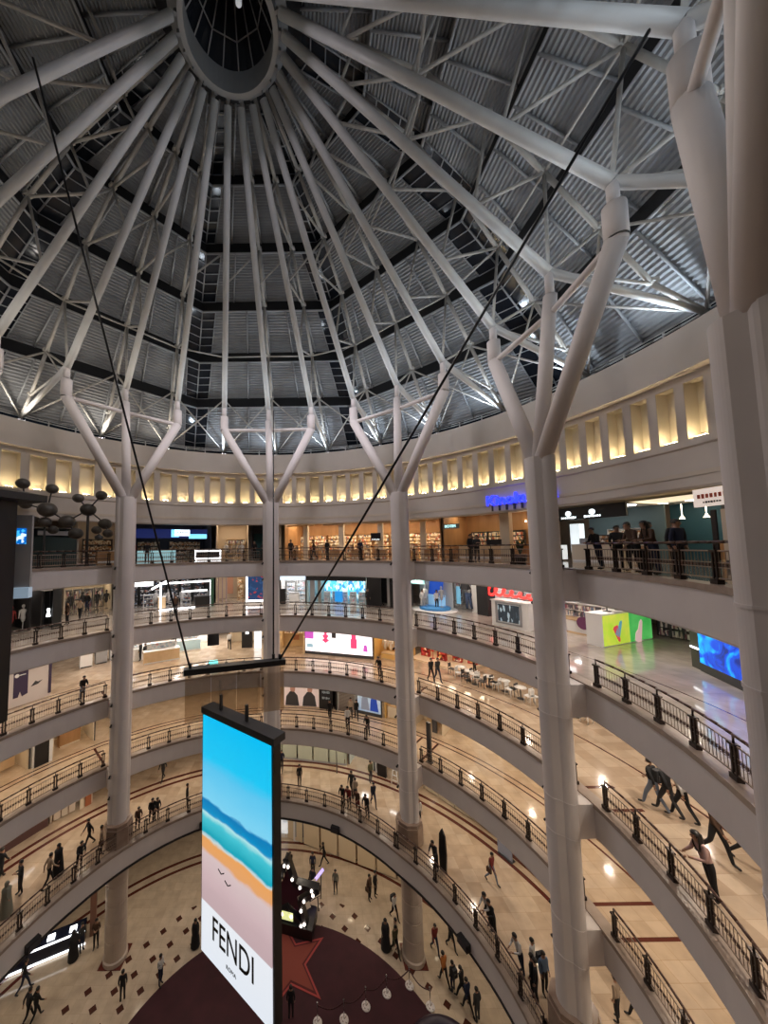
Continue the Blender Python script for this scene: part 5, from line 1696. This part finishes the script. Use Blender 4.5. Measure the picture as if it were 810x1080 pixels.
def body_mesh(pose):
    J = skeleton(pose)
    names = list(J)
    verts = [J[k] for k in names]
    radii = [RADI[k] for k in names]
    edges = [(names.index(a), names.index(b_)) for a, b_, _ in BONES]
    roots = [names.index('pelvis')]
    # hands: a palm and five fingers each, curled a little
    for k, s in (('l', -1), ('r', 1)):
        w_, e_ = Vector(J['wr' + k]), Vector(J['el' + k])
        d = (w_ - e_).normalized()
        side = Vector((0, 1, 0)) if abs(d.y) < .7 else Vector((-s, 0, 0))
        side = (side - d * side.dot(d)).normalized()
        inn = d.cross(side).normalized()
        if inn.x * s > 0:
            inn = -inn
        palm = w_ + d * .07
        i0 = len(verts)
        verts.append(tuple(palm))
        radii.append((.034, .018))
        edges.append((names.index('wr' + k), i0))
        for fi, (off, ln) in enumerate(((.030, .070), (.010, .080), (-.010, .074), (-.028, .058))):
            b0 = palm + side * off + d * .015
            p1 = b0 + d * ln * .5 + inn * .006
            p2 = p1 + d * ln * .35 + inn * .022
            j0 = len(verts)
            verts += [tuple(b0), tuple(p1), tuple(p2)]
            radii += [(.0095, .0095), (.0085, .0085), (.007, .007)]
            edges += [(j0, j0 + 1), (j0 + 1, j0 + 2)]
            roots.append(j0)
        b0 = w_ + d * .03 + side * .026
        p1 = b0 + (d * .6 + side * .8).normalized() * .035
        p2 = p1 + (d + inn * .4).normalized() * .03
        j0 = len(verts)
        verts += [tuple(b0), tuple(p1), tuple(p2)]
        radii += [(.011, .011), (.0095, .0095), (.008, .008)]
        edges += [(j0, j0 + 1), (j0 + 1, j0 + 2)]
        roots.append(j0)
    me = skin_mesh(verts, radii, edges, roots, 2)
    slot = {'skin': 0, 'top': 1, 'fore': 1, 'leg': 2, 'shoe': 3}
    segs = [(Vector(J[a]), Vector(J[b_]), t_) for a, b_, t_ in BONES]
    idx = []
    for p in me.polygons:
        c_ = p.center
        best, bt = 9, 'skin'
        for a, b_, t_ in segs:
            d = seg_dist(c_, a, b_)
            if d < best:
                best, bt = d, t_
        si = slot[bt]
        for k in 'lr':
            if (c_ - Vector(J['wr' + k])).length < .05 and bt == 'fore' or min((c_ - (Vector(J['wr' + k]) + (Vector(J['wr' + k]) - Vector(J['el' + k])).normalized() * q)).length for q in (.06, .1, .14)) < .075:
                si = 0
        if c_.z > J['neck'][2] + .02 and bt in ('top', 'skin'):
            si = 0
        if bt == 'top' and c_.z < .97:
            si = 2
        idx.append(si)
    # face: nose, ears, mouth and eyes
    hx, hy, hz = J['skull']
    bm = bmesh.new()
    bm.from_mesh(me)
    def lump(c_, r, sc, mi):
        ret = bmesh.ops.create_uvsphere(bm, u_segments=8, v_segments=6, radius=r)
        for v in ret['verts']:
            v.co = Vector((v.co.x * sc[0], v.co.y * sc[1], v.co.z * sc[2])) + Vector(c_)
        for f in {f for v in ret['verts'] for f in v.link_faces}:
            f.material_index = mi
            f.smooth = True
    for f, i in zip(bm.faces, idx):
        f.material_index = i
        f.smooth = True
    fy = hy + .082
    lump((hx, fy + .012, hz + .015), .016, (.8, 1, 1.5), 0)
    for s in (-1, 1):
        lump((hx + s * .030, fy - .004, hz + .042), .009, (1.2, .8, .8), 4)
        lump((hx + s * .078, hy, hz + .02), .022, (.4, .8, 1.3), 0)
    lump((hx, fy - .002, hz - .028), .013, (1.8, .7, .5), 5)
    bm.to_mesh(me)
    bm.free()
    hair = MB()
    return me, J

POSES = {}
for ps in ('stand', 'walk', 'phone', 'lean'):
    me, J = body_mesh(ps)
    me.name = 'person_' + ps
    mi_ = [0] * len(me.polygons)
    me.polygons.foreach_get('material_index', mi_)
    me.materials.clear()
    for m_ in (SKIN, SKIN, SKIN, SHOE, HAIR, mat('lip', (.25, .08, .07), .5)):
        me.materials.append(m_)
    me.polygons.foreach_set('material_index', mi_)
    hx, hy, hz = J['skull']
    def hairmesh(long_):
        h = MB()
        h.ball((hx, hy - .012, hz + .055), .102, 14, 1.02)
        if long_:
            h.lathe([(.09, 0), (.11, -.12), (.12, -.3), (.08, -.4), (0, -.4)], (hx, hy - .055, hz + .06), 12)
        o = h.build('tmp_hair', HAIR)
        bm = bmesh.new()
        bm.from_mesh(o.data)
        bmesh.ops.delete(bm, geom=[v for v in bm.verts if v.co.y > hy + .035 and v.co.z < hz + .075 or (v.co.z < hz + .01 and not long_)], context='VERTS')
        bm.to_mesh(bm_ := o.data)
        bm.free()
        d = o.data
        bpy.data.objects.remove(o)
        return d
    robe = MB()
    robe.lathe([(.30, .06), (.27, .5), (.22, .95), (.20, 1.2), (.215, 1.36), (.09, 1.46), (.10, 1.56), (.108, 1.66), (.06, 1.72), (0, 1.73)], (hx, hy * .4 - .012, 0), 18)
    POSES[ps] = (me, hairmesh(False), hairmesh(True), robe, J)

def person(x, y, z, pose, face_deg, top, bottom, extra, label, h=1.0):
    me, h0, h1, robe, J = POSES[pose]
    o = bpy.data.objects.new('person', me)
    C.objects.link(o)
    o.location = (x, y, z)
    o.rotation_euler = (0, 0, rad(face_deg))
    o.scale = (h, h, h)
    tag(o, label, 'person')
    for i, m_ in ((1, cloth(top)), (2, cloth(bottom))):
        o.material_slots[i].link = 'OBJECT'
        o.material_slots[i].material = m_
    hr_ = bpy.data.objects.new('hair', h1 if extra in ('long',) else h0)
    C.objects.link(hr_)
    hr_.parent = o
    if extra == 'robe':
        ro = robe.build('robe', cloth(top), o)
        bm = bmesh.new()
        bm.from_mesh(ro.data)
        hy_ = J['skull'][1]
        bmesh.ops.delete(bm, geom=[f for f in bm.faces if f.calc_center_median().y > .03 and 1.48 < f.calc_center_median().z < 1.69], context='FACES')
        bm.to_mesh(ro.data)
        bm.free()
    if extra == 'pack':
        b = MB()
        b.box((0, J['chest'][1] - .19, 1.24), (.28, .15, .40))
        b.box((0, J['chest'][1] - .28, 1.16), (.22, .06, .22))
        b.build('backpack', cloth('charcoal'), o)
    if extra == 'bag':
        b = MB()
        b.box((.25, J['chest'][1] * .5, .82), (.10, .28, .26))
        b.tube((.25, J['chest'][1], 1.38), (.25, J['chest'][1] - .08, .95), .012, n=5)
        b.tube((.25, J['chest'][1], 1.38), (.25, J['chest'][1] + .08, .95), .012, n=5)
        b.build('shoulder_bag', cloth('brown'), o)
    return o

PEOPLE = [
(0,-7.83,7.34,'stand',20,'black','black','','person in all black standing alone on the cream floor right of the left stone pillar'),
(0,-5.94,8.04,'phone',250,'white','navy','','person in white shirt and dark trousers standing near the dark red carpet edge'),
(0,-4.50,9.99,'stand',200,'black','black','robe','person in long black robe close to the left edge of the tall beach screen'),
(0,-12.13,9.37,'stand',60,'black','black','robe','taller of two people in black beside the left stone pillar base'),
(0,-11.89,9.82,'stand',240,'charcoal','navy','','person in charcoal and navy, right one of the dark pair left of the stone pillar'),
(0,-11.05,9.97,'phone',200,'brown','black','','person in brown top directly against the left side of the stone pillar'),
(0,-13.97,7.82,'walk',300,'black','navy','','person in black walking by the white-edged counter at the lower left'),
(0,-12.62,6.49,'walk',330,'charcoal','black','','person in charcoal, left one of the pair at the lower left corner'),
(0,-12.23,6.53,'walk',330,'black','black','','person in black, right one of the pair at the lower left corner'),
(0,1.46,14.80,'walk',200,'black','charcoal','','person in black striding behind the star stage beside the far stone pillar'),
(0,0.92,14.05,'stand',30,'brown','black','','person in brown at the foot of the far stone pillar'),
(0,3.29,14.62,'stand',180,'navy','black','','person in navy on the stripe behind the star stage'),
(0,3.28,13.37,'stand',160,'charcoal','navy','bag','person with a bag standing just behind the purple light tube'),
(0,4.23,15.49,'walk',90,'black','black','','person in black walking on the far floor stripes under the lowest gallery'),
(0,5.00,13.27,'stand',170,'sage','black','','person in grey green shirt standing alone on the cream floor behind the star stage'),
(0,7.49,12.76,'stand',220,'brown','black','bag','person in brown with a bag, front one of the pair under the lowest gallery'),
(0,7.97,13.02,'stand',230,'black','black','','person in black, rear one of the pair under the lowest gallery'),
(0,9.00,11.46,'walk',210,'white','black','pack','person in white with a backpack behind the right stone pillar'),
(0,8.00,9.69,'stand',180,'black','black','robe','person in long black dress left of the right stone pillar'),
(0,8.54,9.38,'walk',200,'olive','black','','person in olive top, front one of the pair touching the right stone pillar'),
(0,8.86,9.68,'stand',100,'beige','navy','','person in beige, rear one of the pair touching the right stone pillar'),
(0,11.12,9.45,'walk',190,'red','navy','','person in dark red top walking right of the right stone pillar'),
(0,12.23,9.64,'walk',200,'black','black','','person in black half under the gallery edge right of the stone pillar'),
(0,11.09,7.85,'walk',20,'orange','black','','person in orange top walking on the floor near the lower right'),
(0,11.47,7.55,'stand',20,'charcoal','navy','pack','person with dark backpack beside the person in orange'),
(0,11.85,7.17,'walk',40,'black','black','','person in black stepping wide behind the dark backpack carrier'),
(0,11.92,6.62,'walk',20,'navy','black','','person in navy walking under the lowest gallery edge'),
(0,12.28,6.28,'stand',20,'charcoal','charcoal','','person in charcoal at the bottom edge under the lowest gallery'),
(0,2.01,6.49,'stand',0,'black','black','','person in black standing on the dark red carpet in front of the star'),
(1,2.32,14.31,'stand',200,'black','black','','person in black standing alone on the lowest gallery right of the beach screen'),
(1,0.72,16.18,'walk',180,'navy','black','','person in navy coming out beside the centre column on the lowest gallery'),
(1,6.39,13.30,'walk',160,'charcoal','black','','person in charcoal walking on the lowest gallery before the pale shop wall'),
(1,6.57,12.52,'walk',0,'beige','charcoal','','person in beige walking just in front of the charcoal one on the lowest gallery'),
(1,7.85,12.13,'walk',190,'navy','navy','','person in navy shirt and trousers walking on the lowest gallery'),
(1,8.09,14.63,'stand',210,'olive','black','','person in olive by the open shop doorway of the lowest gallery'),
(1,5.27,11.38,'lean',250,'black','black','','first person from the left leaning on the lowest gallery railing, all in black'),
(1,5.56,10.95,'lean',240,'red','black','','person in red leaning on the lowest gallery railing'),
(1,6.21,10.78,'lean',240,'brown','red','','person in brown top and red trousers at the lowest gallery railing'),
(1,6.64,10.14,'lean',235,'black','charcoal','','last of the group of four leaning on the lowest gallery railing'),
(1,10.64,10.38,'stand',180,'white','black','','person in white top next to the second column plinth on the lowest gallery'),
(1,10.08,6.79,'lean',220,'charcoal','black','','person leaning on the railing beside the tall dark sign on the lowest gallery'),
(1,13.47,6.36,'walk',210,'red','jeans','bag','person in dark red with pale trousers alone on the tiled lowest gallery'),
(1,11.51,3.86,'lean',215,'white','black','','person in white shirt at the lowest gallery railing left of the large column'),
(1,11.69,3.66,'lean',215,'black','black','','person in black at the lowest gallery railing beside the one in white shirt'),
(1,13.02,2.13,'stand',220,'white','black','','person in white shirt standing upright just left of the large column'),
(1,12.23,2.21,'lean',215,'white','navy','','person in white leaning over the lowest gallery railing near the bottom'),
(1,12.33,1.51,'stand',40,'black','black','','person in black, left of the dark group by the large column'),
(1,12.45,1.34,'stand',60,'black','charcoal','','person in black and charcoal in the middle of the dark group by the large column'),
(1,13.17,1.63,'stand',190,'denim','black','pack','person in denim jacket with pack against the large column'),
(1,15.47,0.75,'stand',30,'beige','black','','person in beige at the bottom edge of the lowest gallery right of the large column'),
(1,16.33,0.74,'walk',40,'white','black','','person in white at the bottom edge, rightmost on the lowest gallery'),
(1,-9.03,15.20,'walk',170,'black','black','','person in black walking alone on the lowest gallery left of the beach screen'),
(1,-8.45,10.08,'lean',300,'brown','black','','person in brown leaning on the lowest gallery railing right of the left plinth'),
(1,-7.88,10.78,'lean',290,'black','black','','person in black, left of the pair at the railing left of the beach screen'),
(1,-7.52,10.85,'lean',290,'charcoal','black','','person in charcoal, right of the pair at the railing left of the beach screen'),
(1,-5.79,11.92,'stand',280,'black','black','','person in black at the railing touching the beach screen edge'),
(1,-11.11,9.04,'walk',140,'black','black','','person in black walking past the back of the left plinth'),
(1,-10.33,7.26,'lean',310,'charcoal','black','','person in charcoal resting on the railing left of the left plinth'),
(1,-9.83,8.36,'stand',300,'beige','black','bag','person in beige with a bag in front of the left plinth'),
(1,-11.76,6.50,'walk',330,'beige','black','','person in beige shirt walking along the railing at the left'),
(1,-11.76,7.22,'stand',150,'black','black','robe','person in long black robe beside the one in beige shirt'),
(1,-13.03,6.10,'phone',150,'charcoal','black','','person in charcoal holding a phone near the left stripes'),
(1,-12.82,4.98,'stand',320,'sage','sage','robe','person in long grey green robe at the far left railing'),
(1,-14.81,6.81,'walk',0,'black','black','','person in black cut by the left edge on the lowest gallery'),
(2,4.90,15.21,'walk',170,'black','black','','person in black walking past the black shop panel on the second gallery'),
(2,6.70,15.63,'stand',180,'beige','charcoal','','person in beige coat before the grey shutter on the second gallery'),
(2,7.16,15.46,'walk',180,'black','black','','person in black beside the beige coat on the second gallery'),
(2,6.25,13.85,'walk',0,'white','black','','person in white and black near the railing of the second gallery'),
(2,7.79,13.13,'lean',240,'black','charcoal','','person in black leaning on the second gallery railing under the blue poster'),
(3,-11.69,8.99,'lean',300,'black','jeans','','person in black with pale trousers leaning on the third gallery railing at left'),
(3,-12.18,17.33,'stand',90,'black','black','','left one of three people in black at the white counters'),
(3,-11.61,17.05,'stand',60,'charcoal','black','','middle one of three people in black at the white counters'),
(3,-11.43,17.56,'stand',200,'black','charcoal','','right one of three people in black at the white counters'),
(3,-10.39,20.37,'stand',180,'black','black','','person in black behind the white counters of the third gallery'),
(3,-4.80,20.42,'walk',20,'white','black','','person in white shirt walking on the third gallery left of the centre column'),
(3,8.43,12.10,'lean',250,'black','charcoal','','person in black at the third gallery railing right of the pink screen'),
(3,12.31,11.68,'walk',190,'black','black','','left one of the walking pair before the confectionery shop'),
(3,12.80,11.67,'walk',190,'charcoal','navy','','right one of the walking pair before the confectionery shop'),
(3,16.32,13.24,'stand',100,'black','black','','person in black by the cafe seats on the third gallery'),
(3,16.38,-0.56,'walk',15,'black','jeans','pack','left one of three walking abreast on the third gallery at right, with backpack'),
(3,16.62,-0.84,'walk',10,'black','charcoal','','middle one of three walking abreast on the third gallery at right'),
(3,16.89,-1.10,'walk',10,'white','black','','right one of three walking abreast, in white top, on the third gallery'),
(3,16.26,-2.62,'walk',190,'brown','black','','person in brown jacket walking away near the right edge of the third gallery'),
(3,17.01,-2.76,'walk',200,'white','black','','person in white top and black trousers near the right edge'),
(3,14.39,-3.81,'lean',200,'pink','black','long','person with long dark hair in pale pink top at the third gallery railing'),
(4,-15.54,11.55,'stand',180,'black','black','','left one of the dark pair standing on the fourth gallery beside the dark boutique'),
(4,-15.03,11.82,'stand',150,'brown','black','','right one of the dark pair standing on the fourth gallery beside the dark boutique'),
(4,-15.25,13.51,'walk',20,'beige','black','','person in beige walking on the fourth gallery left of the leftmost full column'),
(4,-17.15,17.29,'stand',180,'black','navy','','person in black further back on the fourth gallery at left'),
(4,-7.92,14.51,'stand',10,'brown','black','','person in brown in front of the sneaker shop on the fourth gallery'),
(4,8.66,17.21,'stand',200,'black','black','','person in black against the black wall right of the cyan shop'),
(4,13.42,16.36,'stand',180,'white','white','','person all in white at the blue display on the fourth gallery'),
(4,14.48,15.81,'stand',180,'white','black','','person in white and black right of the blue display'),
]
for lv, x, y, pose, fd, top, bot, ex, lab in PEOPLE:
    r = math.hypot(x, y)
    az = math.degrees(math.atan2(y, x))
    if lv and pose == 'lean':
        need = edge(lv, az) + .78
        x, y = need * math.cos(rad(az)), need * math.sin(rad(az))
        fd = az + 90
    elif lv == 0:
        for ca_ in (43.8, 89, 135):
            pc = pol(13.4, ca_)
            dv = Vector((x - pc.x, y - pc.y, 0))
            if dv.length < 1.1:
                dv = dv.normalized() * 1.1
                x, y = pc.x + dv.x, pc.y + dv.y
    elif lv:
        need = max(r, edge(lv, az) + .75)
        x, y = need * math.cos(rad(az)), need * math.sin(rad(az))
    person(x, y, Z[lv] + (.03 if lv == 0 and (x - 1.5) ** 2 + (y - 1.6) ** 2 < 95 else 0), pose, fd, top, bot, ex, lab, random.uniform(.97, 1.07))
TOPP = [(15.0, 127.5, 'stand', 200, 'black', 'black', '', 'person in black behind the top gallery railing left of the leftmost full column'),
        (15.2, 131, 'walk', 40, 'red', 'black', '', 'person in red top near the ball sculpture pole on the top gallery'),
        (14.98, 95.2, 'lean', 0, 'black', 'black', '', 'left one of two people at the top gallery railing left of the centre column'),
        (14.98, 92.2, 'lean', 0, 'charcoal', 'black', '', 'right one of two people at the top gallery railing left of the centre column'),
        (15.3, 83.4, 'stand', 170, 'charcoal', 'black', '', 'person standing before the bookshop just right of the centre column'),
        (15.6, 76, 'walk', 90, 'brown', 'black', '', 'person in brown walking before the bookshop on the top gallery'),
        (16.4, 72.5, 'stand', 30, 'black', 'navy', '', 'person in black among the book tables on the top gallery'),
        (17.2, 63, 'stand', 180, 'navy', 'black', '', 'person in navy before the hanging bookshop screen on the top gallery'),
        (15.1, 27.2, 'stand', 200, 'black', 'black', '', 'left one of the dark pair at the top gallery railing left of the large column'),
        (15.1, 25.6, 'phone', 170, 'charcoal', 'black', '', 'right one of the dark pair at the top gallery railing left of the large column'),
        (14.98, -1.6, 'lean', 0, 'black', 'navy', '', 'first of the dark row at the right top gallery railing'),
        (15.4, -3.6, 'stand', 150, 'charcoal', 'black', '', 'second of the dark row at the right top gallery railing'),
        (15.5, -5.0, 'stand', 30, 'beige', 'black', 'bag', 'person with a pale bag in the dark row at the right top gallery railing'),
        (14.98, -8.2, 'lean', 0, 'brown', 'black', '', 'person in brown in the middle of the dark row at the right top gallery railing'),
        (15.3, -9.2, 'stand', 200, 'black', 'charcoal', '', 'person in black behind the brown one in the dark row at the right'),
        (14.98, -11.0, 'lean', 0, 'brown', 'navy', 'long', 'person with long hair in the dark row at the right top gallery railing'),
        (15.4, -12.7, 'stand', 160, 'charcoal', 'black', '', 'second from the end of the dark row, next to the right edge column'),
        (15.2, -14.0, 'stand', 190, 'navy', 'black', '', 'last of the dark row, touching the large right edge column')]
for r, az, pose, fd, top, bot, ex, lab in TOPP:
    if pose == 'lean':
        r = EDGE + .78
        fd = az + 90
    p = pol(r, az, Z[5])
    person(p.x, p.y, p.z, pose, fd, top, bot, ex, lab, random.uniform(.98, 1.06))
